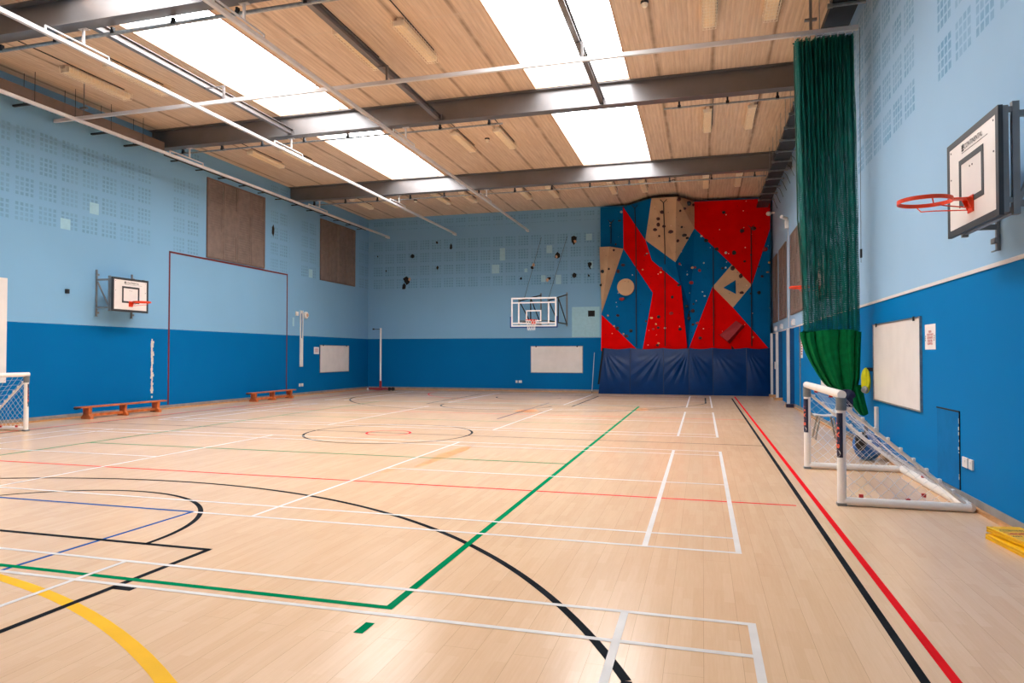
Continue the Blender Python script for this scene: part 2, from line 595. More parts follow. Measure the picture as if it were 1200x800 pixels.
def tag(o, label, cat, group=None):
    o['label'] = label
    o['category'] = cat
    o['kind'] = 'thing'
    if group:
        o['group'] = group
    return o


def struct(o, label=None):
    o['kind'] = 'structure'
    if label:
        o['label'] = label
        o['category'] = 'room'
    return o


def copy_tree(o, parent=None):
    c = o.copy()
    col.objects.link(c)
    if parent is not None:
        c.parent = parent
    ORG[c.name] = ORG.get(o.name, Vector((0, 0, 0)))
    for ch in [k for k in bpy.data.objects if k.parent == o]:
        copy_tree(ch, c)
    return c


def text_mb(s, size, fn, bold=0.0, align='LEFT', squeeze=1.0, shear=0.0):
    """lettering as flat mesh; fn maps text-plane (x, y) to a 3D point"""
    cu = bpy.data.curves.new('lettering', 'FONT')
    cu.body = s
    cu.size = size
    cu.offset = bold
    cu.align_x = align
    cu.shear = shear
    ob = bpy.data.objects.new('lettering', cu)
    col.objects.link(ob)
    dg = bpy.context.evaluated_depsgraph_get()
    me = bpy.data.meshes.new_from_object(ob.evaluated_get(dg))
    mb = MB()
    mb.add([fn(v.co.x * squeeze, v.co.y) for v in me.vertices], [list(p.vertices) for p in me.polygons])
    bpy.data.objects.remove(ob)
    bpy.data.curves.remove(cu)
    bpy.data.meshes.remove(me)
    return mb


# ------------------------------------------------------------------ room shell
fl = MB().box(XL - 0.3, XR + 0.3, YF - 0.3, YB + 0.3, -0.2, 0.0).build('floor', M['floor'])
struct(fl, 'pale maple strip sports floor with coloured court lines')

w = MB().box(XL - 0.3, XL, YF - 0.3, YB + 0.3, 0, ZC + 1.0).build('wall_left', M['wall_left'])
struct(w, 'left two-tone blue wall with benches along its foot')
wall_left = w
w = MB().box(XL, XR, YB, YB + 0.3, 0, ZC + 1.0).build('wall_back', M['wall_back'])
struct(w, 'far two-tone blue wall behind the climbing wall')
wall_back = w
w = MB().box(XR, XR + 0.3, YF - 0.3, YB + 0.3, 0, ZC + 1.0).build('wall_right', M['wall_right'])
struct(w, 'right two-tone blue wall with white rail along it')
wall_right = w
w = MB().box(XL, XR, YF - 0.3, YF, 0, ZC + 1.0).build('wall_front', M['wall_front'])
struct(w, 'near two-tone blue wall closing the hall')

SKX = [(-11.1, -8.95), (-3.93, -1.6)]
BEAMY = [9.72, 16.28, 23.24]
SKY = [(3.8, 9.55), (9.9, 16.11), (16.46, 23.07)]  # first pair is out of view, its length set for near floor light
cm = MB()
ys = [YF]
for a, b in SKY:
    ys += [a, b]
ys.append(YB)
xs = [XL, SKX[0][0], SKX[0][1], SKX[1][0], SKX[1][1], XR]
for i in range(len(xs) - 1):
    for j in range(len(ys) - 1):
        hole = i in (1, 3) and j % 2 == 1
        if not hole:
            cm.box(xs[i], xs[i + 1], ys[j], ys[j + 1], ZC, ZC + 0.12)
struct(cm.build('ceiling', M['ceiling']), 'tan ribbed roof liner between the steel beams')

wi = 0
for (x0, x1) in SKX:
    for (y0, y1) in SKY:
        wi += 1
        d = 0.72
        z0, z1 = ZC + 0.12, ZC + d
        m_ = MB()
        m_.box(x0 - 0.05, x0, y0 - 0.05, y1 + 0.05, z0, z1).box(x1, x1 + 0.05, y0 - 0.05, y1 + 0.05, z0, z1)
        m_.box(x0, x1, y0 - 0.05, y0, z0, z1).box(x0, x1, y1, y1 + 0.05, z0, z1)
        win = m_.build('window_%d' % wi, M['reveal'])
        side = 'left' if x0 < -6 else 'right'
        bay = ['unseen before the nearest beam, sized to light the floor', 'in the nearer bay', 'in the farther bay'][SKY.index((y0, y1))]
        struct(win, 'bright %s roof light %s' % (side, bay))
        MB().box(x0 - 0.05, x1 + 0.05, y0 - 0.05, y1 + 0.05, z1, z1 + 0.03).build('glazing', M['skylight'], win)
        t_ = MB()
        t_.box(x0 - 0.002, x0 + 0.03, y0, y1, ZC - 0.015, ZC + 0.13).box(x1 - 0.03, x1 + 0.002, y0, y1, ZC - 0.015, ZC + 0.13)
        t_.build('timber_lining', M['pale_wood'], win)
        g_ = MB()
        g_.box(x0 + 0.0, x0 + 0.012, y0, y1, z1 - 0.016, z1 - 0.004).box(x0, x1, y1 - 0.014, y1, z1 - 0.016, z1 - 0.004)
        g_.build('glazing_bead', M['dark_metal'], win)

# skirtings
def skirting(nm, lab, pts):
    (ax, v, s, a, b) = pts
    g = MB()
    wd = MB()
    if ax == 'X':
        g.box(v, v + s * 0.012, a, b, 0.03, 0.115)
        wd.box(v, v + s * 0.05, a, b, 0.0, 0.035)
    else:
        g.box(a, b, v, v + s * 0.012, 0.03, 0.115)
        wd.box(a, b, v, v + s * 0.05, 0.0, 0.035)
    o = struct(g.build(nm, M['skirt_grey']), lab)
    wd.build('timber_bead', M['skirt_wood'], o)


skirting('baseboard_left', 'grey skirting with timber bead on the left wall', ('X', XL, 1, YF, YB))
skirting('baseboard_right', 'grey skirting with timber bead on the right wall', ('X', XR, -1, YF, 20.9))
skirting('baseboard_back', 'grey skirting with timber bead on the far wall', ('Y', YB, -1, XL + 0.05, -4.3))
struct(MB().box(XR - 0.018, XR, YF, 29.6, 2.492, 2.534).build('trim_1', M['trim_white'], bevel=0.004), 'white dado rail along the right wall')

# ------------------------------------------------------------------ court lines (paint on the floor)
def strip(mb, x0, y0, x1, y1, wdt, z):
    d = Vector((x1 - x0, y1 - y0, 0)).normalized()
    s = Vector((-d.y, d.x, 0)) * wdt / 2
    a, b = Vector((x0, y0, z)), Vector((x1, y1, z))
    mb.add([a - s, b - s, b + s, a + s], [(0, 1, 2, 3)])


def arc(mb, cx, cy, r, a0, a1, wdt, z, n=96):
    o = len(mb.v)
    for i in range(n + 1):
        t = math.radians(a0 + (a1 - a0) * i / n)
        for k in (-1, 1):
            rr = r + k * wdt / 2
            mb.v.append(Vector((cx + rr * math.cos(t), cy + rr * math.sin(t), z)))
    for i in range(n):
        mb.f.append([o + 2 * i, o + 2 * i + 1, o + 2 * i + 3, o + 2 * i + 2])
        mb.mi.append(0)


ZW, ZG, ZK, ZR, ZB, ZY = 0.0022, 0.0018, 0.0014, 0.0010, 0.0012, 0.0008
wl = MB()
for (y0, y1) in ((-1.72, 4.38), (5.92, 12.02), (14.10, 20.20), (21.9, 28.0)):
    x0, x1 = -13.13, 0.28
    for yy in (y0, y0 + 0.46, y1 - 0.46, y1):
        strip(wl, x0, yy, x1, yy, 0.042, ZW)
    for xx in (x0, x0 + 0.76, x1 - 0.76, x1):
        strip(wl, xx, y0 - 0.02, xx, y1 + 0.02, 0.048, ZW + 0.0002)
    for xx in (-8.38, -4.37):
        strip(wl, xx, y0, xx, y1, 0.042, ZW + 0.0002)
    yc = (y0 + y1) / 2
    strip(wl, x0, yc, -8.38, yc, 0.042, ZW)
    strip(wl, -4.37, yc, x1, yc, 0.042, ZW)
wl.build('white_court_lines', M['white_line'], fl, label='thin white badminton court lines')

gl = MB()
gx0, gx1, gy0, gy1 = -10.92, -1.945, 4.035, 22.0
strip(gl, gx0, gy0, gx1 - 0.03, gy0, 0.055, ZG)
strip(gl, gx0, gy1, gx1, gy1, 0.055, ZG)
for xx in (gx0, gx1):
    strip(gl, xx, gy0 - 0.027, xx, gy1, 0.06, ZG)
for yy in (10.05, 16.0):
    strip(gl, gx0, yy, gx1, yy, 0.05, ZG)
strip(gl, gx1, 3.62, gx1, 3.78, 0.06, ZG)
gl.build('green_court_lines', M['green_line'], fl, label='green volleyball court lines')

kl = MB()
for sgn in (1, -1):
    by = YC - sgn * 14.0            # end line
    ry = by + sgn * 1.575           # under the ring
    fy = by + sgn * 5.8             # free throw line
    strip(kl, XC - 7.5, by, XC + 7.5, by, 0.05, ZK)
    for xx in (XC - 2.45, XC + 2.46):
        strip(kl, xx, by, xx, fy, 0.055 if sgn > 0 else 0.07, ZK)
        for off in (1.75, 3.0, 3.9, 4.85):
            q = 0.17 if xx > XC else -0.17
            if sgn > 0 and off < 4.5:
                continue
            strip(kl, xx, by + sgn * off, xx + q, by + sgn * off, 0.07, ZK)
    strip(kl, XC - 2.48, fy, XC + 2.48, fy, 0.055, ZK)
    if sgn > 0:
        arc(kl, XC, fy, 1.82, 0, 180, 0.05, ZK)
        arc(kl, XC, ry, 6.70, 25.3, 154.7, 0.055, ZK)
        strip(kl, XC + 6.06, by, XC + 6.06, ry + 2.86, 0.055, ZK)
        strip(kl, XC - 6.06, by, XC - 6.06, ry + 2.86, 0.055, ZK)
    else:
        arc(kl, XC, fy, 1.82, 180, 360, 0.065, ZK)
        arc(kl, XC, ry, 6.70, 193, 347, 0.065, ZK)
        strip(kl, XC + 6.53, by, XC + 6.53, ry - 1.5, 0.055, ZK)
        strip(kl, XC - 6.53, by, XC - 6.53, ry - 1.5, 0.055, ZK)
        arc(kl, XC, ry, 1.25, 180, 360, 0.065, ZK)
arc(kl, XC + 0.14, YC, 1.72, 0, 360, 0.05, ZK, 128)
strip(kl, XC - 7.5, YC, XC + 7.5, YC, 0.045, ZK)
for xx in (XC - 7.5, XC + 7.49):
    strip(kl, xx, YC - 14, xx, YC + 14.0, 0.05, ZK)
kl.build('black_court_lines', M['black_line'], fl, label='black basketball court lines')

rl = MB()
for xx in (XC - 7.64, XC + 7.64):
    strip(rl, xx, YC - 15.2, xx, YC + 15.2, 0.055, ZR)
for yy in (7.955, 18.1):
    strip(rl, XC - 7.64, yy, XC + 7.4, yy, 0.045, ZR)
arc(rl, XC + 0.12, YC, 0.45, 0, 360, 0.05, ZR + 0.0006, 64)
arc(rl, XC, 28.2, 4.9, 180, 270, 0.05, ZR)
rl.build('red_court_lines', M['red_line'], fl, label='red netball court lines')

bl = MB()
kl2 = MB()
strip(bl, -7.85, 5.925, -5.065, 5.925, 0.044, 0.0028)
strip(bl, -5.085, 5.94, -5.095, 2.0, 0.04, ZB)
strip(kl2, -5.03, 16.6, -5.03, 22.7, 0.05, ZB)
bl.build('blue_court_lines', M['blue_line'], fl, label='dark blue cricket crease lines')
kl2.build('navy_court_line', M['navy_line'], fl, label='dark navy crease line on the far half')
yl = MB()
arc(yl, XC, -3.11, 7.08, 0, 180, 0.085, ZY)
yl.build('yellow_court_line', M['yellow_line'], fl, label='broad yellow goal area arc')
sm = MB()
for (cx, cy, rx, ry, n_) in ((-4.0, 10.4, 0.16, 1.25, 18), (-4.25, 8.9, 0.06, 0.5, 12), (-4.95, 19.3, 0.42, 0.7, 14), (-1.75, 20.7, 0.3, 0.55, 14)):
    o = len(sm.v)
    rr_ = random.Random(int(cx * 100))
    for i in range(n_):
        t = 2 * PI * i / n_
        k = rr_.uniform(0.6, 1.05)
        sm.v.append(Vector((cx + rx * k * math.cos(t), cy + ry * k * math.sin(t), 0.0004)))
    sm.f.append(list(range(o, o + n_)))
    sm.mi.append(0)
M['bare'] = pm('bare_worn_wood', (214, 150, 100), 0.5, var=0.12, scale=6, spec=0.2)
sm.build('worn_patches', M['bare'], fl, label='orange patches of worn bare wood')

# ------------------------------------------------------------------ roof steel
names = ['nearest grey steel roof beam, cutting the top left corner', 'middle grey steel roof beam crossing between both pairs of roof lights', 'farthest grey steel roof beam, last before the climbing wall']
ZBm = 7.6
for yb, lab in zip(BEAMY, names):
    o = thing('roof_beam', lab, 'beam', (XL, yb, ZBm), 'steel roof beams')
    MB().box(XL, XR, yb - 0.012, yb + 0.012, ZBm + 0.02, ZC - 0.02).build('web', M['steel'], o)
    MB().box(XL, XR, yb - 0.14, yb + 0.14, ZBm, ZBm + 0.022).build('bottom_flange', M['steel'], o)
    MB().box(XL, XR, yb - 0.14, yb + 0.14, ZC - 0.022, ZC).build('top_flange', M['steel'], o)

ties = [(-10.82, 'pale grey tie beam running beside the left roof light'), (-6.5, 'grey tie beam running between the two roof light strips'), (-2.3, 'grey tie beam crossing under the right roof light')]
for x, lab in ties:
    o = thing('tie_beam', lab, 'beam', (x, BEAMY[0], 7.66), 'tie beams between the roof beams')
    y0, y1 = BEAMY[0] + 0.03, BEAMY[1] - 0.03
    MB().box(x - 0.006, x + 0.006, y0, y1, 7.66, 7.79).build('web', M['tie'], o)
    MB().box(x - 0.055, x + 0.055, y0, y1, 7.65, 7.662).build('bottom_flange', M['tie'], o)
    MB().box(x - 0.055, x + 0.055, y0, y1, 7.785, 7.797).build('top_flange', M['tie'], o)
    MB().box(x - 0.07, x + 0.07, y1 - 0.02, y1 + 0.012, 7.65, 7.82).build('end_plate', M['tie'], o)

ZT = 7.2
tracks = [(-10.92, 'white curtain track crossing under the left roof lights'), (-7.48, 'grey curtain track running down the middle of the hall'), (-14.28, 'brownish curtain track running close along the left wall')]
for i, (x, lab) in enumerate(tracks):
    y0, y1 = -3.4, 29.45
    o = thing('curtain_track', lab, 'track', (x, y0, ZT), 'curtain tracks under the roof')
    MB().box(x - 0.035, x + 0.035, y0, y1, ZT - 0.04, ZT + 0.035).build('rail', M['aluminium'], o, bevel=0.006)
    MB().box(x - 0.045, x + 0.045, y1 - 0.32, y1 - 0.002, ZT - 0.075, ZT - 0.04).build('end_stop', M['plastic_white'], o, bevel=0.004)
    for yb in BEAMY:
        b = MB()
        b.box(x - 0.014, x + 0.014, yb - 0.66, yb + 0.66, ZT + 0.10, ZT + 0.125)
        for e in (-0.65, 0.65):
            b.box(x - 0.014, x + 0.014, yb + e - 0.012, yb + e + 0.012, ZT + 0.03, ZT + 0.12)
        b.box(x - 0.02, x + 0.02, yb + 0.08, yb + 0.12, ZT + 0.12, ZBm)
        b.box(x - 0.09, x + 0.09, yb + 0.06, yb + 0.15, ZBm - 0.012, ZBm)
        b.build('spreader_bracket', M['aluminium'], o)
yD = 12.85
ZD = ZT + 0.085
o = thing('divider_track', 'long pale curtain track across the hall that carries the green net', 'track', (XL + 0.3, yD, ZD))
MB().box(-15.15, 2.62, yD - 0.03, yD + 0.03, ZD - 0.03, ZD + 0.05).build('rail', M['aluminium'], o, bevel=0.005)
for x in (-10.3, -6.3, -2.2, 1.86, -14.25):
    top = 7.647 if x in (-10.3, -6.3, -2.2) else ZC
    hw_ = 0.022 if x > -14 else 0.008
    b = MB().box(x - hw_, x + hw_, yD - hw_, yD + hw_, ZD + 0.05, top)
    if top < 8:
        b.box(x - 0.52 if x < -9 else (x - 0.2 if x < -5 else x - 0.14), x + 0.03, yD - 0.015, yD + 0.015, top - 0.02, top)
    else:
        b.box(x - 0.1, x + 0.1, yD - 0.03, yD + 0.03, ZD + 0.22, ZD + 0.26)
    b.build('hanger', M['tie'], o)

# conduits clipped below the beams
cds = [(9.93, -14.7, 2.0, 7.5, 'galvanised conduit clipped under the nearest roof beam', 0.035),
       (16.45, -14.9, -4.85, 7.49, 'long galvanised conduit under the middle beam, left of centre', 0.024),
       (16.45, -0.85, 2.02, 7.47, 'short galvanised conduit under the middle beam, over the net', 0.024),
       (23.42, -14.9, 2.02, 7.46, 'galvanised conduit clipped under the farthest roof beam', 0.024)]
for (y, x0, x1, z, lab, r) in cds:
    o = thing('conduit', lab, 'conduit', (x0, y, z), 'conduits under the roof beams')
    MB().tube((x0, y, z), (x1, y, z), r, 8).build('pipe', M['galv'], o, smooth=True)
    n = max(3, int((x1 - x0) / 1.25))
    for k in range(n):
        x = x0 + 0.35 + (x1 - x0 - 0.7) * k / (n - 1)
        MB().box(x - 0.02, x + 0.02, y - 0.05, y + 0.02, z, ZBm).box(x - 0.035, x + 0.035, y - 0.045, y + 0.045, z - 0.012, z + 0.05).build('clip', M['dark_metal'], o)

# duct on the left wall and cable trays
o = thing('heating_duct', 'brown boxed duct hung high along the left wall', 'duct', (-15.0, 6.0, 7.42))
MB().box(-15.2, -14.9, 9.98, 16.1, 7.5, 7.74).build('casing', M['duct'], o, bevel=0.01)
for k in range(9):
    y = 11.015 + 1.055 * k
    if y > 15.9:
        break
    b = MB()
    b.tube((-15.15, y, 7.42), (-15.15, y, ZC), 0.006, 6).tube((-14.82, y, 7.42), (-14.82, y, ZC), 0.006, 6)
    b.box(-15.46, -14.79, y - 0.03, y + 0.03, 7.40, 7.44)
    b.build('trapeze_hanger', M['dark_metal'], o)
o = thing('pipe_bracket_rail', 'dark slim rail on brackets high along the far end of left wall', 'rail', (-15.2, 16.6, 7.1))
MB().box(-15.3, -15.26, 16.5, 29.0, 7.50, 7.54).build('rail', M['dark_metal'], o)
for k in range(12):
    y = 17.0 + 1.05 * k
    MB().box(-15.499, -15.2, y - 0.02, y + 0.02, 7.47, 7.50).build('bracket', M['dark_metal'], o)

o = thing('cable_tray', 'dark cable tray on many hangers along the top of the right wall', 'cable tray', (2.3, 13.5, 7.4))
for x in (2.1, 2.5):
    MB().box(x - 0.012, x + 0.012, 9.0, 28.4, 7.44, 7.54).build('side_rail', M['dark_metal'], o)
MB().box(2.11, 2.49, 9.0, 28.4, 7.445, 7.455).build('perforated_base', M['dark_metal'], o)
for k in range(17):
    y = 9.95 + 1.05 * k + 0.12
    if abs(y - yD) < 0.2:
        y += 0.28
    if any(abs(y - yb) < 0.2 for yb in BEAMY):
        y += 0.3
    b = MB()
    b.tube((2.06, y, 7.4), (2.06, y, ZC), 0.008, 6).tube((2.56, y, 7.4), (2.56, y, ZC), 0.008, 6)
    b.box(2.02, 2.6, y - 0.03, y + 0.03, 7.39, 7.43)
    b.box(2.02, 2.10, y - 0.02, y + 0.02, 7.37, 7.44)
    b.build('trapeze_hanger', M['galv'], o)
for k, x in enumerate((2.18, 2.25, 2.33, 2.42)):
    pts = []
    for q in range(60):
        y = 9.1 + 19.2 * q / 59
        pts.append((x + 0.03 * math.sin(y * 1.7 + k), y, 7.47 + 0.012 * math.sin(y * 5 + k)))
    MB().path(pts, 0.014, 6).build('cable', M['rubber'] if k % 2 else M['galv'], o, smooth=True)
for k in range(8):
    y = 20.62 + k * 0.98
    MB().path([(2.3, y, 7.5), (2.5, y + 0.02, 7.62), (2.65, y + 0.05, 7.5), (2.77, y + 0.05, 7.2)], 0.008, 5).build('branch_cable', M['rubber'], o, smooth=True)

# ------------------------------------------------------------------ strip lights
def strip_light(lab, x, y0, guard):
    o = thing('strip_light', lab, 'ceiling light', (x, y0, ZC), 'ceiling strip lights')
    L = 1.72
    y1 = y0 + L
    w2 = 0.115
    h = MB()
    h.box(x - 0.05, x + 0.05, y0 + 0.04, y1 - 0.04, ZC - 0.07, ZC - 0.001)
    h.build('spine', M['cream'], o)
    d = MB()
    prof = [(-w2, -0.07), (w2, -0.07), (w2 * 0.82, -0.155), (-w2 * 0.82, -0.155)]
    d.prism([(x + a, y0 + 0.03, ZC + b) for a, b in prof], (0, L - 0.06, 0))
    for k in range(-3, 4):
        d.box(x + k * 0.02 - 0.003, x + k * 0.02 + 0.003, y0 + 0.04, y1 - 0.04, ZC - 0.16, ZC - 0.154)
    d.build('diffuser', M['cream_diff'], o)
    for ye in (y0, y1 - 0.03):
        MB().prism([(x + a * 1.06, ye, ZC + b * 1.04) for a, b in prof], (0, 0.03, 0)).build('end_cap', M['cream'], o)
    if guard:
        g = MB()
        for k in range(-2, 3):
            g.tube((x + k * 0.058, y0 - 0.02, ZC - 0.185), (x + k * 0.058, y1 + 0.02, ZC - 0.185), 0.0045, 5)
        for k in range(16):
            yy = y0 - 0.02 + (L + 0.04) * k / 15
            g.path([(x - 0.14, yy, ZC - 0.03), (x - 0.13, yy, ZC - 0.185), (x + 0.13, yy, ZC - 0.185), (x + 0.14, yy, ZC - 0.03)], 0.0045, 5)
        for s in (-1, 1):
            g.tube((x + s * 0.138, y0 - 0.02, ZC - 0.06), (x + s * 0.138, y1 + 0.02, ZC - 0.06), 0.0045, 5)
        g.build('wire_guard', M['cream'], o)
    MB().tube((x + 0.13, y0 - 1.6, ZC - 0.012), (x + 0.13, y0 + 1.5, ZC - 0.012), 0.011, 6).build('cable_conduit', M['dark_metal'], o)
    return o


ORD = ['first', 'second', 'third', 'fourth', 'fifth', 'sixth', 'seventh', 'eighth', 'ninth', 'tenth']
near_x = [-13.8, -12.64, -6.92, -5.63, 0.16, 1.27]
far_x = [-13.94, -12.73, -10.32, -9.15, -6.8, -5.65, -3.31, -2.13, 0.15, 1.3]
for rowlab, y0, xsx, guard in (('nearest visible row', 11.95, near_x, True), ('middle row', 18.45, near_x, False), ('farthest row', 25.25, far_x, False)):
    for k, x in enumerate(xsx):
        strip_light('cream %sstrip light in the %s, %s from the left wall' % ('wire-guarded ' if guard else '', rowlab, ORD[k]), x, y0, guard)

dets = [((-11.55, 12.9), 'cream smoke detector beside the left roof light, near end'), ((-1.0, 12.65), 'cream smoke detector right of the right roof light, near end'), ((-6.22, 19.45), 'cream smoke detector amid the middle row of strip lights'),
        ((-1.02, 25.94), 'cream smoke detector above the climbing wall in the last bay'), ((-11.6, 26.4), 'cream smoke detector in the last bay, above the far left corner')]
for (x, y), lab in dets:
    o = thing('smoke_detector', lab, 'smoke detector', (x, y, ZC), 'smoke detectors')
    MB().lathe((x, y, 0), [(0.075, ZC), (0.075, ZC - 0.03), (0.06, ZC - 0.04)], 14).build('base', M['dark_metal'], o, smooth=True)
    MB().lathe((x, y, 0), [(0.062, ZC - 0.038), (0.06, ZC - 0.075), (0.035, ZC - 0.105), (0.0, ZC - 0.11)], 14).build('head', M['cream'], o, smooth=True)

# ------------------------------------------------------------------ louvred acoustic panels on the walls
def louvre(lab, x, s, y0, y1, z0, z1, n, grp):
    """x wall plane, s = +1 if the panel faces +X"""
    o = thing('louvred_panel', lab, 'wall panel', (x, y0, z0), grp)
    f = MB()
    t = 0.045
    f.box(x, x + s * t, y0, y1, z0, z0 + 0.05).box(x, x + s * t, y0, y1, z1 - 0.05, z1)
    f.box(x, x + s * t, y0, y0 + 0.04, z0 + 0.05, z1 - 0.05).box(x, x + s * t, y1 - 0.04, y1, z0 + 0.05, z1 - 0.05)
    f.build('outer_frame', M['brown_dark'], o)
    wd = (y1 - y0 - 0.08) / n
    for k in range(n):
        a = y0 + 0.04 + wd * k
        b = a + wd
        p = MB()
        MB().box(x, x + s * 0.006, a, b, z0 + 0.05, z1 - 0.05).build('back_board', M['brown_back'], o)
        p.box(x + s * 0.012, x + s * 0.04, a + 0.012, a + 0.07, z0 + 0.05, z1 - 0.05).box(x + s * 0.012, x + s * 0.04, b - 0.07, b - 0.012, z0 + 0.05, z1 - 0.05)
        hh = (z1 - z0 - 0.1) / 3
        for q in range(3):
            zz = z0 + 0.05 + hh * q
            p.box(x + s * 0.012, x + s * 0.038, a + 0.07, b - 0.07, zz, zz + 0.05)
            m2 = 9
            for j in range(m2):
                zs = zz + 0.07 + (hh - 0.09) * j / m2
                e = (hh - 0.09) / m2
                y_a, y_b = a + 0.075, b - (0.13 if (k + q) % 2 else 0.075)
                p.add([(x + s * 0.034, y_a, zs), (x + s * 0.034, y_b, zs), (x + s * 0.034, y_b, zs + e * 0.35), (x + s * 0.034, y_a, zs + e * 0.35),
                       (x + s * 0.012, y_a, zs + e * 0.2), (x + s * 0.012, y_b, zs + e * 0.2), (x + s * 0.012, y_b, zs + e * 0.8), (x + s * 0.012, y_a, zs + e * 0.8)],
                      [(0, 1, 2, 3), (3, 2, 6, 7), (0, 4, 5, 1), (0, 3, 7, 4), (1, 5, 6, 2)])
            if True:                        # board behind each block of slats
                p.box(x + s * 0.006, x + s * (0.029 if (k * 2 + q) % 3 == 0 else 0.014), a + 0.07, b - 0.07, zz + 0.05, zz + hh)
        p.build('slatted_leaf', M['brown'], o)
    return o


louvre('brown louvred panel above the maroon outline on the left wall', XL, 1, 18.56, 21.59, 4.79, 7.40, 4, 'louvred panels on the left wall')
louvre('brown louvred panel on the left wall nearest the far corner', XL, 1, 25.38, 28.35, 4.78, 7.38, 4, 'louvred panels on the left wall')
louvre('brown louvred panel on right wall, nearest, half behind the net', XR, -1, 20.6, 23.6, 2.92, 5.5, 4, 'louvred panels on the right wall')
louvre('brown louvred panel on right wall, middle one of three', XR, -1, 24.75, 26.9, 2.92, 5.5, 3, 'louvred panels on the right wall')
louvre('brown louvred panel on right wall, beside the climbing wall', XR, -1, 27.65, 29.15, 2.92, 5.5, 2, 'louvred panels on the right wall')

# ------------------------------------------------------------------ basketball goals
def ring_mb(cx, cy, cz, r, bx, by):
    """hoop with its back plate; (bx, by) unit vector from hoop to board; parts in local coords"""
    tor = MB()
    pts = [(cx + r * math.cos(2 * PI * k / 40), cy + r * math.sin(2 * PI * k / 40), cz) for k in range(40)]
    tor.path(pts, 0.011, 8, closed=True)
    return tor


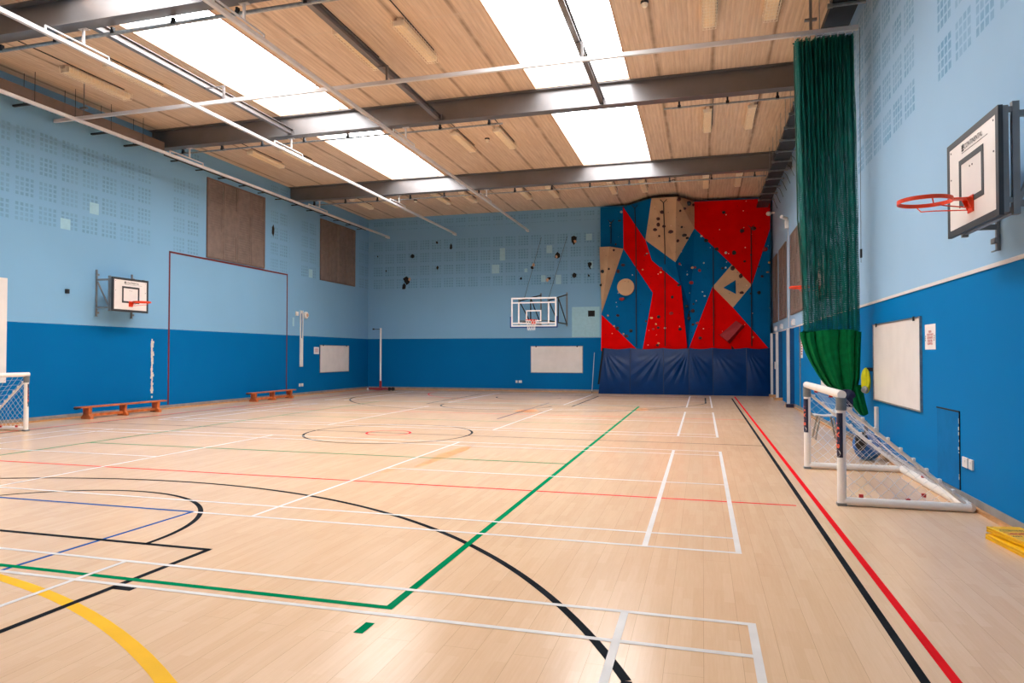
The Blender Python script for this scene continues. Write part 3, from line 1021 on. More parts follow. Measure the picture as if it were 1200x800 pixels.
def practice_goal(lab, x, y, rotz, grp, depth, plain=False):
    """board in local XZ facing -Y; the wall is at local y = depth; origin on the wall under the board"""
    o = local_thing('basketball_hoop', lab, 'basketball hoop', (x, y, 0), rotz, grp)
    zc, W, H = 3.23, 1.2, 0.9
    z0, z1 = zc - H / 2, zc + H / 2
    yb = -depth                                      # face of the board
    bd = MB().box(-W / 2, W / 2, yb, yb + 0.03, z0, z1).build('backboard', M['board_white'], o)
    b = MB()
    e, q = 0.055, 0.004
    b.box(-W / 2 - 0.004, W / 2 + 0.004, yb - q, yb + 0.032, z1 - e, z1 + 0.004).box(-W / 2 - 0.004, W / 2 + 0.004, yb - q, yb + 0.032, z0 - 0.004, z0 + e)
    b.box(-W / 2 - 0.004, -W / 2 + e, yb - q, yb + 0.032, z0 + e, z1 - e).box(W / 2 - e, W / 2 + 0.004, yb - q, yb + 0.032, z0 + e, z1 - e)
    b.build('border', M['border'], bd)
    t = MB()
    a0, a1, h0, h1, e = -0.29, 0.29, z0 + 0.235, z0 + 0.68, 0.05
    t.box(a0, a1, yb - q, yb, h0, h0 + e).box(a0, a1, yb - q, yb, h1 - e, h1)
    t.box(a0, a0 + e, yb - q, yb, h0 + e, h1 - e).box(a1 - e, a1, yb - q, yb, h0 + e, h1 - e)
    t.build('target_square', M['border'], bd)
    tx = text_mb('CONTINENTAL', 0.066, lambda u, v: (-0.15 + u, yb - 0.003, z1 - 0.142 + v), 0.0005, squeeze=0.92)
    tx.build('lettering', M['black_print'], bd, recalc=False)
    lg = MB().box(-0.215, -0.165, yb - 0.004, yb, z1 - 0.15, z1 - 0.135)
    lg.box(-0.215, -0.165, yb - 0.004, yb, z1 - 0.128, z1 - 0.112)
    lg.box(-0.215, -0.195, yb - 0.004, yb, z1 - 0.109, z1 - 0.092).box(-0.188, -0.165, yb - 0.004, yb, z1 - 0.109, z1 - 0.088)
    lg.box(-0.215, 0.38, yb - 0.003, yb, z1 - 0.168, z1 - 0.164)
    lg.build('emblem', M['black_print'], bd)
    sc = MB()
    for (px, pz) in ((-0.5, z1 - 0.09), (0.5, z1 - 0.09), (-0.5, z1 - 0.35), (0.5, z1 - 0.35), (-0.03, zc + 0.12), (0.03, zc + 0.12)):
        sc.lathe((px, yb - 0.003, pz), [(0.009, 0.0), (0.009, 0.004)], 8, 'Y')
    sc.build('screws', M['dark_metal'], bd)
    # ring
    rc = yb - 0.15 - 0.225
    zr = 3.04
    rg = MB()
    pts = [(0.225 * math.cos(2 * PI * k / 40), rc + 0.225 * math.sin(2 * PI * k / 40), 0) for k in range(40)]
    for k in range(40):                                # flat band hoop
        k2 = (k + 1) % 40
        p, p2 = pts[k], pts[k2]
        s, s2 = 1.0, 1.0
        i1 = (p[0] * 0.955, rc + (p[1] - rc) * 0.955)
        i2 = (p2[0] * 0.955, rc + (p2[1] - rc) * 0.955)
        rg.add([(p[0], p[1], zr - 0.018), (p2[0], p2[1], zr - 0.018), (p2[0], p2[1], zr + 0.018), (p[0], p[1], zr + 0.018),
                (i1[0], i1[1], zr - 0.018), (i2[0], i2[1], zr - 0.018), (i2[0], i2[1], zr + 0.018), (i1[0], i1[1], zr + 0.018)],
               [(0, 1, 2, 3), (7, 6, 5, 4), (3, 2, 6, 7), (0, 4, 5, 1)])
    ro = rg.build('ring', M['ring'], o, smooth=True)
    br = MB()
    br.box(-0.065, 0.065, yb - 0.012, yb - 0.001, zr - 0.12, zr + 0.03)
    br.box(-0.05, 0.05, yb - 0.16, yb - 0.012, zr + 0.0, zr + 0.012)
    for s in (-1, 1):
        br.prism([(s * 0.06, yb - 0.012, zr), (s * 0.06, yb - 0.06, zr), (s * 0.06, yb - 0.012, zr - 0.1)], (-s * 0.006, 0, 0))
        br.path([(s * 0.05, yb - 0.012, zr - 0.09), (s * 0.12, rc + 0.12, zr - 0.07), (s * 0.185, rc + 0.02, zr - 0.06), (s * 0.222, rc, zr - 0.02)], 0.006, 6)
    br.build('ring_bracket', M['ring'], ro)
    # steelwork
    for s in (-1, 1):
        xx = s * 0.5
        MB().box(s * 0.565 - 0.03, s * 0.565 + 0.03, yb + 0.033, yb + 0.075, z0 + 0.02, z1 - 0.0).box(s * 0.565 - 0.025, s * 0.565 + 0.025, yb + 0.105, yb + 0.155, z0 + 0.0, z1 + 0.03).box(s * 0.565 - 0.02, s * 0.565 + 0.02, yb + 0.075, yb + 0.105, z1 - 0.05, z1 - 0.01).box(s * 0.565 - 0.02, s * 0.565 + 0.02, yb + 0.075, yb + 0.105, z0 + 0.1, z0 + 0.14).build('board_upright', M['grey_metal'], o)
        wr = MB()
        wr.box(xx + s * 0.08 - 0.022, xx + s * 0.08 + 0.022, -0.03, -0.002, z0 - 0.14, z1 + 0.2)
        wr.box(xx + s * 0.08 - 0.07, xx + s * 0.08 + 0.022, -0.05, -0.03, z0 - 0.145, z0 - 0.135)
        wr.box(xx + s * 0.08 - 0.05, xx + s * 0.08 + 0.05, -0.06, -0.03, z0 - 0.07, z0 - 0.02)
        wr.box(xx + s * 0.08 - 0.05, xx + s * 0.08 + 0.05, -0.06, -0.03, z1 + 0.04, z1 + 0.09)
        wr.build('wall_rail', M['grey_metal'], o)
        ar = MB()
        for zz in (z1 - 0.07, z0 + 0.09):
            ar.bar((s * 0.565, yb + 0.155, zz), (xx + s * 0.08, -0.03, zz), 0.035, 0.05)
        ar.bar((xx + s * 0.08, -0.05, z1 - 0.12), (s * 0.565, yb + 0.155, z0 + 0.12), 0.03, 0.03)
        ar.build('support_arm', M['grey_metal'], o)
    MB().box(-0.54, 0.54, yb + 0.105, yb + 0.15, z0 + 0.02, z0 + 0.07).build('cross_bar', M['grey_metal'], o)
    MB().box(-0.53, 0.53, yb + 0.033, yb + 0.075, z1 - 0.1, z1 - 0.05).build('cross_bar', M['grey_metal'], o)
    return o


practice_goal('white backboard with orange ring near the camera on the right wall', XR, 7.03, -PI / 2, 'practice basketball hoops', 0.43)
practice_goal('orange ring and backboard half hidden behind the green net', XR, 15.25, -PI / 2, 'practice basketball hoops', 0.43)
practice_goal('white backboard with orange ring on the left wall above the bench', XL, 15.0, PI / 2, 'practice basketball hoops', 0.56)

# far match goal with clear board
o = thing('match_basketball_hoop', 'clear framed backboard with netted orange ring before the far wall', 'basketball hoop', (-6.34, YB, 2.6))
yb, z0, z1, xa, xb = 25.82, 2.74, 3.88, -7.25, -5.43
bd = MB().box(xa + 0.01, xb - 0.01, yb + 0.004, yb + 0.016, z0 + 0.01, z1 - 0.01).build('clear_backboard', M['glass'], o)
f = MB()
e = 0.06
f.box(xa, xb, yb, yb + 0.02, z1 - e, z1).box(xa, xb, yb, yb + 0.02, z0, z0 + e).box(xa, xa + e, yb, yb + 0.02, z0 + e, z1 - e).box(xb - e, xb, yb, yb + 0.02, z0 + e, z1 - e)
zz = z1 - 0.19
f.box(xa + e, xb - e, yb - 0.002, yb + 0.003, zz - 0.04, zz + 0.01)
f.box(xa + e, xb - e, yb - 0.002, yb + 0.003, z0 + 0.11, z0 + 0.16)
for x in (xa + 0.31, xb - 0.31):
    f.box(x - 0.03, x + 0.03, yb - 0.002, yb + 0.003, z0 + 0.16, zz - 0.04)
f.build('frame', M['plastic_white'], bd)
t = MB()
cx = -6.34
a0, a1, h0, h1 = cx - 0.31, cx + 0.31, z0 + 0.2, z0 + 0.64
e = 0.05
t.box(a0, a1, yb - 0.003, yb + 0.003, h0, h0 + e).box(a0, a1, yb - 0.003, yb + 0.003, h1 - e, h1).box(a0, a0 + e, yb - 0.003, yb + 0.003, h0 + e, h1 - e).box(a1 - e, a1, yb - 0.003, yb + 0.003, h0 + e, h1 - e)
t.build('target_square', M['plastic_white'], bd)
p = MB()
p.box(xa - 0.03, xb + 0.03, yb - 0.02, yb + 0.04, z0 - 0.05, z0 - 0.002).box(xa - 0.045, xa - 0.002, yb - 0.02, yb + 0.04, z0 - 0.04, z0 + 0.4).box(xb + 0.002, xb + 0.045, yb - 0.02, yb + 0.04, z0 - 0.04, z0 + 0.4)
p.build('edge_padding', M['pad_blue'], o, bevel=0.01)
zr, rc = 2.98, yb - 0.375
rg = MB()
rg.path([(cx + 0.225 * math.cos(2 * PI * k / 36), rc + 0.225 * math.sin(2 * PI * k / 36), zr) for k in range(36)], 0.011, 8, closed=True)
rg.box(cx - 0.1, cx + 0.1, rc + 0.2, yb - 0.001, zr - 0.01, zr + 0.01).box(cx - 0.1, cx + 0.1, yb - 0.012, yb - 0.001, zr - 0.16, zr + 0.02)
rg.prism([(cx - 0.08, yb - 0.012, zr - 0.15), (cx - 0.08, rc + 0.2, zr), (cx - 0.08, yb - 0.012, zr)], (0.16, 0, 0))
ro = rg.build('ring', M['ring'], o, smooth=True)
nt = MB()
lev = [(0.225, 0.0), (0.2, -0.1), (0.165, -0.2), (0.145, -0.3), (0.15, -0.4)]
for s in (0, 1):
    for k in range(12):
        pts = []
        for j, (r, h) in enumerate(lev):
            t_ = 2 * PI * (k + (j * 0.5 if s else -j * 0.5)) / 12
            pts.append((cx + r * math.cos(t_), rc + r * math.sin(t_), zr + h))
        nt.path(pts, 0.006, 4)
nt.build('ring_net', M['net_white'], ro)
ends = {'l': (-7.85 + 0.85, 4.3), 'r': (-5.77, 4.27)}
for xw in (-6.95, -5.77):
    MB().box(xw - 0.03, xw + 0.03, YB - 0.06, YB - 0.002, 2.9, 4.4).build('wall_post', M['grey_metal'], o)
for (xw, xbrd) in ((-6.95, -6.95), (-5.77, -5.77)):
    b = MB()
    b.bar((xw, YB - 0.06, 4.3), (xbrd, yb + 0.1, z1 - 0.12), 0.05, 0.05)
    b.bar((xw, YB - 0.06, 3.0), (xbrd, yb + 0.1, z0 + 0.22), 0.05, 0.05)
    b.build('support_arm', M['dark_metal'], o)
    b = MB()
    q = lambda f_, top: Vector((xw, YB - 0.06, 4.3 if top else 3.0)).lerp(Vector((xbrd, yb + 0.1, (z1 - 0.12) if top else (z0 + 0.22))), f_)
    b.bar(q(0.0, 0), q(0.5, 1), 0.035, 0.035).bar(q(0.5, 0), q(1.0, 1), 0.035, 0.035).bar(q(0.5, 0), q(0.5, 1), 0.035, 0.035)
    b.build('lattice_brace', M['dark_metal'], o)
    MB().box(xbrd - 0.025, xbrd + 0.025, yb + 0.03, yb + 0.1, z0 + 0.0, z1 - 0.02).build('board_upright', M['grey_metal'], o)
b = MB().box(-6.95, -5.77, yb + 0.03, yb + 0.08, z0 + 0.2, z0 + 0.25)
b.build('cross_bar', M['grey_metal'], o)
for (xt, xz) in ((-6.98, -6.75), (-5.8, -5.77)):
    MB().tube((xt + 0.05, YB - 0.03, 6.9), (xz, yb + 0.1, z1 - 0.05), 0.008, 6).build('stay_cable', M['dark_metal'], o)

# ------------------------------------------------------------------ football goals
def football_goal(lab, x, y, rotz):
    """front posts on local x = 0 from y = 0 to W; the goal runs back along +X"""
    o = local_thing('football_goal', lab, 'football goal', (x, y, 0), rotz, 'small football goals')
    W, D, H, r = 2.5, 1.22, 1.2, 0.046
    for (yy, near) in ((0, True), (W, False)):
        pst = MB().tube((0, yy, 0.03), (0, yy, H - 0.06), r, 16).build('post', M['goal_white'], o, smooth=True)
        z0_, z1_ = (0.52, 1.0)
        st = MB()
        N = 10
        sides = (PI * 0.93, PI * 1.55) if near else (PI * 0.93, PI * 1.55)
        def cyl(a, z, rr, yy=yy):
            return (rr * math.cos(a), yy + rr * math.sin(a), z)
        st.grid(N, 8, lambda u, v: cyl(sides[0] + (sides[1] - sides[0]) * u, z0_ + (z1_ - z0_) * v, r + 0.0012))
        st.build('sticker', M['navy'], pst, smooth=True)
        tx = text_mb('SAMBA', 0.078, lambda u, v: cyl(sides[0] + 0.05 + v / r * 0.95, z0_ + 0.1 + u, r + 0.0022), 0.004, squeeze=1.22)
        tx.build('sticker_lettering', M['orange_print'], pst, recalc=False)
        lg = MB()
        c0 = sides[0] + 0.7
        o_ = len(lg.v)
        for k in range(16):
            t_ = 2 * PI * k / 16
            lg.v.append(Vector(cyl(c0 + 0.034 * math.cos(t_) / r, z0_ + 0.045 + 0.036 * math.sin(t_), r + 0.0022)))
        lg.f.append(list(range(16)))
        lg.mi.append(0)
        lg.build('sticker_emblem', M['plastic_white'], pst, recalc=False)
        j = MB().tube((0, yy, H - 0.17), (0, yy, H - 0.035), r + 0.009, 16)
        j.build('corner_joint', M['clamp'], o, smooth=True)
        MB().tube((0.0, yy, r), (D, yy, r), r, 14).build('base_side_tube', M['goal_white'], o, smooth=True)
        MB().tube((0.02, yy, H - 0.12), (D - 0.05, yy, 0.09), 0.021, 12).build('side_stay', M['goal_white'], o, smooth=True)
        cl = MB()
        for k in range(9):
            f_ = (k + 0.6) / 9.5
            px, pz = 0.02 + (D - 0.07) * f_, H - 0.12 - (H - 0.21) * f_
            cl.box(px - 0.012, px + 0.012, yy - 0.03, yy + 0.03, pz + 0.0, pz + 0.045)
        cl.build('net_clips', M['net_white'], o)
        MB().box(-0.05, 0.04, yy - 0.05, yy + 0.05, 0.0, 0.03).build('foot_cap', M['clamp'], o)
    MB().tube((0, -0.046, H), (0, W + 0.046, H), r, 16).build('crossbar', M['goal_white'], o, smooth=True)
    MB().tube((D, 0, r), (D, W, r), r + 0.006, 14).build('base_back_tube', M['goal_white'], o, smooth=True)
    rg = random.Random(3)
    n = MB()

    def S(u, v):        # back sheet from the crossbar down to the back tube, hanging slack
        sag = 0.16 * math.sin(PI * v) * (0.75 + 0.25 * math.sin(u * 9))
        x_ = 0.02 + (D - 0.02) * v
        z_ = H - (H - 0.1) * v - sag * 0.9
        return (x_ + rg.uniform(-.012, .012), 0.02 + (W - 0.04) * u + rg.uniform(-.012, .012), max(0.03, z_) + rg.uniform(-.01, .01))
    NU, NV = 20, 13
    P = [[S(i / NU, j / NV) for j in range(NV + 1)] for i in range(NU + 1)]
    for i in range(NU + 1):
        n.path(P[i], 0.0022, 4)
    for j in range(NV + 1):
        n.path([P[i][j] for i in range(NU + 1)], 0.0022, 4)
    for yy in (0.0, W):
        sgn = 1 if yy == 0 else -1
        for fam in (1, -1):
            c = -1.3
            while c < 2.6:
                seg = []
                for k in range(50):
                    xx = D * k / 49
                    zz = c + fam * xx
                    if zz > 0.07 and xx / D + zz / (H - 0.08) < 1.0:
                        b_ = 0.03 * math.sin(5 * xx) * math.sin(4 * zz)
                        seg.append((xx, yy + sgn * (0.01 + b_), zz + 0.012 * math.sin(17 * xx + c * 9)))
                if len(seg) > 2:
                    n.path(seg[::2] + [seg[-1]], 0.0022, 4)
                c += 0.13
    n.build('net', M['net_white'], o)
    rc_ = MB()
    for (px, py, pz) in ((0.03, 0.8, H - 0.06), (0.2, 0.05, 0.1), (0.9, 0.4, 0.08), (D - 0.02, 1.5, 0.12), (0.03, 1.9, H - 0.06), (0.65, 0.04, 0.08)):
        rc_.box(px - 0.02, px + 0.02, py - 0.015, py + 0.015, pz - 0.02, pz + 0.02)
    rc_.build('red_net_clips', M['red_print'], o, label='small red net clips')
    return o


football_goal('white football goal beside the right wall, under the green curtain', 1.45, 8.11, 0.0)
football_goal('white football goal by the left wall, cut by the picture edge', -13.86, 11.2, PI)

# ------------------------------------------------------------------ benches
def bench(lab, y0, L):
    xc = -14.98
    o = thing('balance_bench', lab, 'bench', (xc, y0, 0), 'wooden balance benches')
    MB().box(xc - 0.12, xc + 0.12, y0, y0 + L, 0.285, 0.32).build('seat_plank', M['bench'], o, bevel=0.006)
    for f_ in (0.1, 0.5, 0.9):
        yy = y0 + L * f_
        mb = MB()
        mb.prism([(xc - 0.16, yy - 0.05, 0.0), (xc + 0.16, yy - 0.05, 0.0), (xc + 0.15, yy - 0.05, 0.05), (xc + 0.085, yy - 0.05, 0.12), (xc + 0.1, yy - 0.05, 0.284), (xc - 0.1, yy - 0.05, 0.284), (xc - 0.085, yy - 0.05, 0.12), (xc - 0.15, yy - 0.05, 0.05)], (0, 0.1 if f_ != 0.5 else 0.07, 0))
        mb.build('leg', M['bench'], o, bevel=0.004)
    MB().box(xc - 0.025, xc + 0.025, y0 + L * 0.1 + 0.051, y0 + L * 0.9 - 0.051, 0.05, 0.12).build('balance_rail', M['bench'], o, bevel=0.004)
    h = MB()
    h.box(xc - 0.1, xc + 0.1, y0 - 0.03, y0 - 0.001, 0.27, 0.30).box(xc - 0.05, xc + 0.05, y0 - 0.06, y0 - 0.03, 0.26, 0.29)
    h.build('end_hook', M['dark_metal'], o)


bench('orange wooden bench under the left basketball hoop', 13.45, 2.8)
bench('orange wooden bench left of the white wall post', 20.1, 2.65)

# ------------------------------------------------------------------ left wall fittings
lw = MB()
t = 0.055
lw.box(XL, XL + 0.006, 16.97, 16.97 + t, 0.12, 4.76).box(XL, XL + 0.006, 23.08 - t, 23.08, 0.12, 4.76).box(XL, XL + 0.006, 16.97, 23.08, 4.705, 4.76)
struct(lw.build('trim_2', M['maroon']), 'thin maroon outline of a tall rectangle on the left wall')
pt = MB()
rg = random.Random(11)
prev = None
for k in range(26):
    z = 0.5 + 1.52 * k / 25
    w_ = 0.022 + rg.uniform(0, 0.035)
    c = 16.36 + rg.uniform(-0.015, 0.015)
    pt.box(XL, XL + 0.004, c - w_, c + w_, z, z + 0.065)
pt.box(XL, XL + 0.004, 16.34, 16.39, 0.36, 0.42)
pt.build('flaked_paint', M['patch_grey'], wall_left, label='ragged white strip of flaked paint')
pt = MB()
for (y0, y1, z0, z1) in ((14.19, 14.47, 5.34, 5.64), (13.35, 13.63, 4.79, 5.06), (24.55, 24.83, 4.8, 5.14), (23.42, 23.55, 2.75, 3.1)):
    pt.box(XL, XL + 0.004, y0, y1, z0, z1)
pt.build('paint_patch', M['patch_blue'], wall_left, label='pale square repair patches')
hb = MB()
hb.ball((XL + 0.004, 22.14, 6.3), 0.12, 1, 0.35, rg, (0.05, 0.7, 1.6))
hb.build('broken_block', M['void'], wall_left, label='dark hole in a broken block')

o = thing('wall_rail_post', 'white net-post rail fixed upright on the left wall', 'post', (XL, 24.02, 1.15))
MB().box(XL, XL + 0.012, 23.93, 24.11, 1.15, 3.4).build('back_plate', M['plastic_white'], o)
MB().box(XL + 0.012, XL + 0.05, 23.93, 23.97, 1.15, 3.4).box(XL + 0.012, XL + 0.05, 24.07, 24.11, 1.15, 3.4).build('edge_channel', M['plastic_white'], o)
MB().box(XL + 0.012, XL + 0.02, 23.97, 24.07, 2.3, 3.28).build('blue_infill', M['low_blue'], o, label='blue painted strip inside the rail')
MB().box(XL + 0.012, XL + 0.045, 23.97, 24.07, 1.16, 2.25).build('cover_strip', M['plastic_white'], o)
tag(MB().box(XL, XL + 0.05, 23.62, 23.78, 3.18, 3.34).build('sensor_box', M['plastic_white'], bevel=0.006), 'tiny white box left of the wall rail post top', 'sensor')
o = thing('alarm_sounder', 'round pinkish sounder on the right of the wall rail post', 'alarm', (XL, 24.3, 3.23))
MB().lathe((XL, 24.32, 3.23), [(0.14, 0.0), (0.14, 0.06), (0.11, 0.09), (0.0, 0.1)], 18, 'X').build('dome', M['plastic_white'], o, smooth=True)
MB().lathe((XL, 24.32, 3.23), [(0.075, 0.098), (0.06, 0.115), (0.0, 0.12)], 14, 'X').build('grille', M['pale_wood'], o, smooth=True)


def whiteboard(lab, axis, v, s, a0, a1, z0, z1):
    loc = (v, a0, z0) if axis == 'X' else (a0, v, z0)
    o = thing('whiteboard', lab, 'whiteboard', loc)

    def bx(mb, p0, p1, t0, t1, q0, q1):
        if axis == 'X':
            mb.box(v + s * t0, v + s * t1, p0, p1, q0, q1)
        else:
            mb.box(p0, p1, v + s * t0, v + s * t1, q0, q1)
        return mb
    bx(MB(), a0 + 0.02, a1 - 0.02, 0.003, 0.02, z0 + 0.02, z1 - 0.02).build('panel', M['board_white'], o)
    f_ = MB()
    bx(f_, a0, a1, 0.0, 0.03, z0, z0 + 0.02)
    bx(f_, a0, a1, 0.0, 0.03, z1 - 0.02, z1)
    bx(f_, a0, a0 + 0.02, 0.0, 0.03, z0 + 0.02, z1 - 0.02)
    bx(f_, a1 - 0.02, a1, 0.0, 0.03, z0 + 0.02, z1 - 0.02)
    f_.build('frame', M['galv'], o)
    c_ = MB()
    for aa in (a0 + 0.25, a1 - 0.25):
        bx(c_, aa - 0.03, aa + 0.03, 0.03, 0.04, z1 - 0.05, z1 + 0.01)
    c_.build('clip', M['dark_metal'], o)
    return o


whiteboard('whiteboard on the left wall near the far corner', 'X', XL, 1, 25.40, 27.85, 0.87, 2.05)
whiteboard('wide whiteboard on the far wall below the clear backboard', 'Y', YB, -1, -7.42, -5.06, 0.835, 2.03)
whiteboard('whiteboard on the right wall beside the green curtain', 'X', XR, -1, 10.06, 12.62, 0.88, 2.14)
whiteboard('whiteboard on right wall mostly hidden behind the green curtain', 'X', XR, -1, 15.2, 17.9, 0.88, 2.14)
tag(MB().box(XL + 0.001, XL + 0.025, 9.4, 12.01, 0.975, 3.39).build('notice_board', M['board_white'], bevel=0.004), 'tall white panel on the left wall behind the goal, at picture edge', 'wall panel')


def notice(lab, axis, v, s, a0, a1, z0, z1, red):
    loc = (v, a0, z0) if axis == 'X' else (a0, v, z0)
    o = thing('paper_notice', lab, 'notice', loc)
    MB().box(v, v + s * 0.004, a0, a1, z0, z1).build('sheet', M['paper'], o)
    return o


o = notice('white notice with red text right of the near whiteboard', 'X', XR, -1, 9.52, 9.93, 1.7, 2.02, True)
lines = ['PLEASE', 'DO NOT MOVE', 'CURTAIN NET', 'PLEASE ASK', 'RECEPTION']
yc_ = 9.725
for k, s_ in enumerate(lines):
    text_mb(s_, 0.038, lambda u, v: (XR - 0.0055, yc_ - u, 1.915 - k * 0.039 + v), 0.0008, 'CENTER', 0.95).build('red_lettering', M['red_print'], o, recalc=False)
for yy in (9.9, 9.56):
    pc = MB()
    for k in range(3):
        pc.lathe((XR - 0.0055, yy + 0.005 * (k - 1), 1.87 - 0.026 * k), [(0.011, 0.0), (0.011, 0.001)], 8, 'X')
    pc.build('symbol', M['black_print'], o)
o = notice('small white notice left of the far-left whiteboard', 'X', XL, 1, 24.97, 25.36, 1.66, 1.95, False)
pc = MB()
for k in range(4):
    pc.box(XL + 0.0045, XL + 0.006, 25.05, 25.28, 1.74 + k * 0.045, 1.755 + k * 0.045)
pc.build('printed_lines', M['red_print'], o)
o = notice('white notice with red heading on far right wall, past the curtain', 'X', XR, -1, 21.1, 21.5, 1.55, 2.15, False)
pc = MB()
for k in range(6):
    pc.box(XR - 0.006, XR - 0.0045, 21.16, 21.44, 1.65 + k * 0.075, 1.68 + k * 0.075)
pc.build('printed_lines', M['red_print'], o)


def socket(lab, axis, v, s, a, z, w_=0.09, h_=0.09, grp=None):
    loc = (v, a, z) if axis == 'X' else (a, v, z)
    o = thing('wall_socket', lab, 'socket', loc, grp)

    def bx(p0, p1, t0, t1, q0, q1):
        mb = MB()
        if axis == 'X':
            return mb.box(v + s * t0, v + s * t1, p0, p1, q0, q1)
        return mb.box(p0, p1, v + s * t0, v + s * t1, q0, q1)
    bx(a - w_ / 2, a + w_ / 2, 0.0, 0.02, z - h_ / 2, z + h_ / 2).build('face_plate', M['plastic_white'], o, bevel=0.003)
    bx(a - w_ * 0.18, a + w_ * 0.18, 0.02, 0.026, z + h_ * 0.05, z + h_ * 0.3).build('switch', M['plastic_white'], o)
    return o


socket('left of two socket plates low on the left wall', 'X', XL, 1, 23.95, 0.42, 0.12, 0.12)
socket('right of two socket plates low on the left wall', 'X', XL, 1, 24.13, 0.42, 0.12, 0.12)
socket('left, smaller socket plate low on the far wall', 'Y', YB, -1, -8.08, 0.43, 0.09, 0.11)
socket('right, wider socket plate low on the far wall', 'Y', YB, -1, -7.91, 0.43, 0.15, 0.11)
socket('larger blank plate right of the hatch on the right wall', 'X', XR, -1, 8.55, 0.455, 0.15, 0.11)
socket('smaller socket right of the hatch on the right wall', 'X', XR, -1, 8.38, 0.455, 0.1, 0.11)
tag(MB().box(XL, XL + 0.07, 13.5, 13.58, 3.17, 3.28).build('wall_hook', M['dark_metal'], bevel=0.005), 'tiny dark hook on the left wall, left of the hoop', 'hook')

# rolling net post in the far corner
px, py = -14.15, 28.35
o = thing('net_post', 'tall white net post on a red wheeled base in the far corner', 'net post', (px, py, 0))
MB().tube((px, py, 0.3), (px, py, 2.85), 0.042, 12).build('pole', M['plastic_white'], o, smooth=True)
b = MB().box(px - 0.55, px + 0.4, py - 0.1, py + 0.1, 0.05, 0.12).box(px - 0.2, px + 0.2, py - 0.22, py + 0.22, 0.04, 0.13)
b.tube((px, py, 0.1), (px, py, 0.45), 0.055, 12)
b.build('base', M['post_red'], o, bevel=0.006)
for dx in (0.45, 0.62):
    MB().lathe((px + dx, py, 0.08), [(0.03, -0.04), (0.08, -0.035), (0.08, 0.035), (0.03, 0.04)], 14, 'Y').build('wheel', M['rubber'], o, smooth=True)
MB().box(px + 0.38, px + 0.62, py - 0.015, py + 0.015, 0.07, 0.1).build('axle', M['dark_metal'], o)
MB().lathe((px - 0.62, py, 0.06), [(0.02, -0.03), (0.06, -0.025), (0.06, 0.025), (0.02, 0.03)], 12, 'Y').build('roller', M['plastic_white'], o, smooth=True)
MB().tube((px - 0.35, py, 2.8), (px + 0.02, py, 2.8), 0.012, 8).box(px - 0.4, px - 0.33, py - 0.03, py + 0.03, 2.77, 2.84).build('top_hook', M['dark_metal'], o)

# ------------------------------------------------------------------ far wall details
o = thing('leaning_pole', 'thin white pole leaning on the far wall beside the mats', 'pole', (-4.64, YB - 0.12, 0))
MB().tube((-4.64, YB - 0.16, 0.005), (-4.55, YB - 0.02, 1.74), 0.011, 10).build('shaft', M['plastic_white'], o, smooth=True)
MB().tube((-4.64, YB - 0.16, 0.0), (-4.638, YB - 0.157, 0.05), 0.022, 10).build('ferrule', M['dark_metal'], o, smooth=True)
MB().box(-5.55, -4.32, YB - 0.004, YB, 2.42, 3.75).build('paint_patch', M['patch_blue'], wall_back, label='large pale patch of bare paint beside the vent')
v = thing('wall_vent', 'black square vent on the far wall right of the backboard', 'vent', (-4.68, YB, 3.45))
vf = MB()
vf.box(-4.86, -4.5, YB - 0.02, YB - 0.003, 3.29, 3.32).box(-4.86, -4.5, YB - 0.02, YB - 0.003, 3.58, 3.61).box(-4.86, -4.83, YB - 0.02, YB - 0.003, 3.32, 3.58).box(-4.53, -4.5, YB - 0.02, YB - 0.003, 3.32, 3.58)
vf.build('frame', M['patch_blue'], v)
MB().box(-4.83, -4.53, YB - 0.012, YB - 0.004, 3.32, 3.58).build('opening', M['void'], v)
hl = MB()
for (x, z, r) in ((-15.0, 6.34, .07), (-14.55, 5.65, .06), (-13.19, 6.28, .12), (-11.96, 6.9, .1), (-11.25, 6.65, .12), (-11.92, 5.7, .1), (-13.5, 5.14, .18), (-13.62, 4.84, .13),
                  (-5.46, 6.74, .18), (-6.2, 6.05, .14), (-7.36, 5.55, .14), (-4.73, 5.6, .14), (-6.6, 5.05, .12), (-5.46, 5.15, .14), (-4.8, 5.13, .06), (-7.88, 5.08, .06)):
    hl.ball((x, YB - 0.002, z), r, 1, 0.4, rg, (rg.uniform(.5, 1.0), 0.03, rg.uniform(.6, 1.2)))
hl.build('broken_block', M['void'], wall_back, label='dark holes where blocks are broken')
pt = MB()
for (x0, x1, z0, z1) in ((-8.88, -8.63, 5.93, 6.5), (-9.26, -8.9, 5.35, 5.75), (-6.7, -6.44, 6.18, 6.53), (-4.92, -4.65, 6.68, 6.97), (-7.72, -7.58, 5.36, 5.53), (-6.95, -6.74, 4.9, 5.2), (-6.28, -6.03, 4.78, 5.2), (-4.72, -4.62, 5.45, 5.75)):
    pt.box(x0, x1, YB - 0.005, YB - 0.0005, z0, z1)
pt.build('paint_patch', M['patch_blue'], wall_back, label='small pale repair patches')
pt = MB()
for (x, z) in ((-13.35, 5.2), (-5.4, 6.66), (-6.25, 6.02), (-7.3, 5.68), (-6.66, 4.98)):
    pt.ball((x, YB - 0.004, z), 0.07, 1, 0.3, rg, (1, 0.05, 1.2))
pt.build('bare_plaster', M['pale_wood'], wall_back, label='bare plaster at the hole edges')

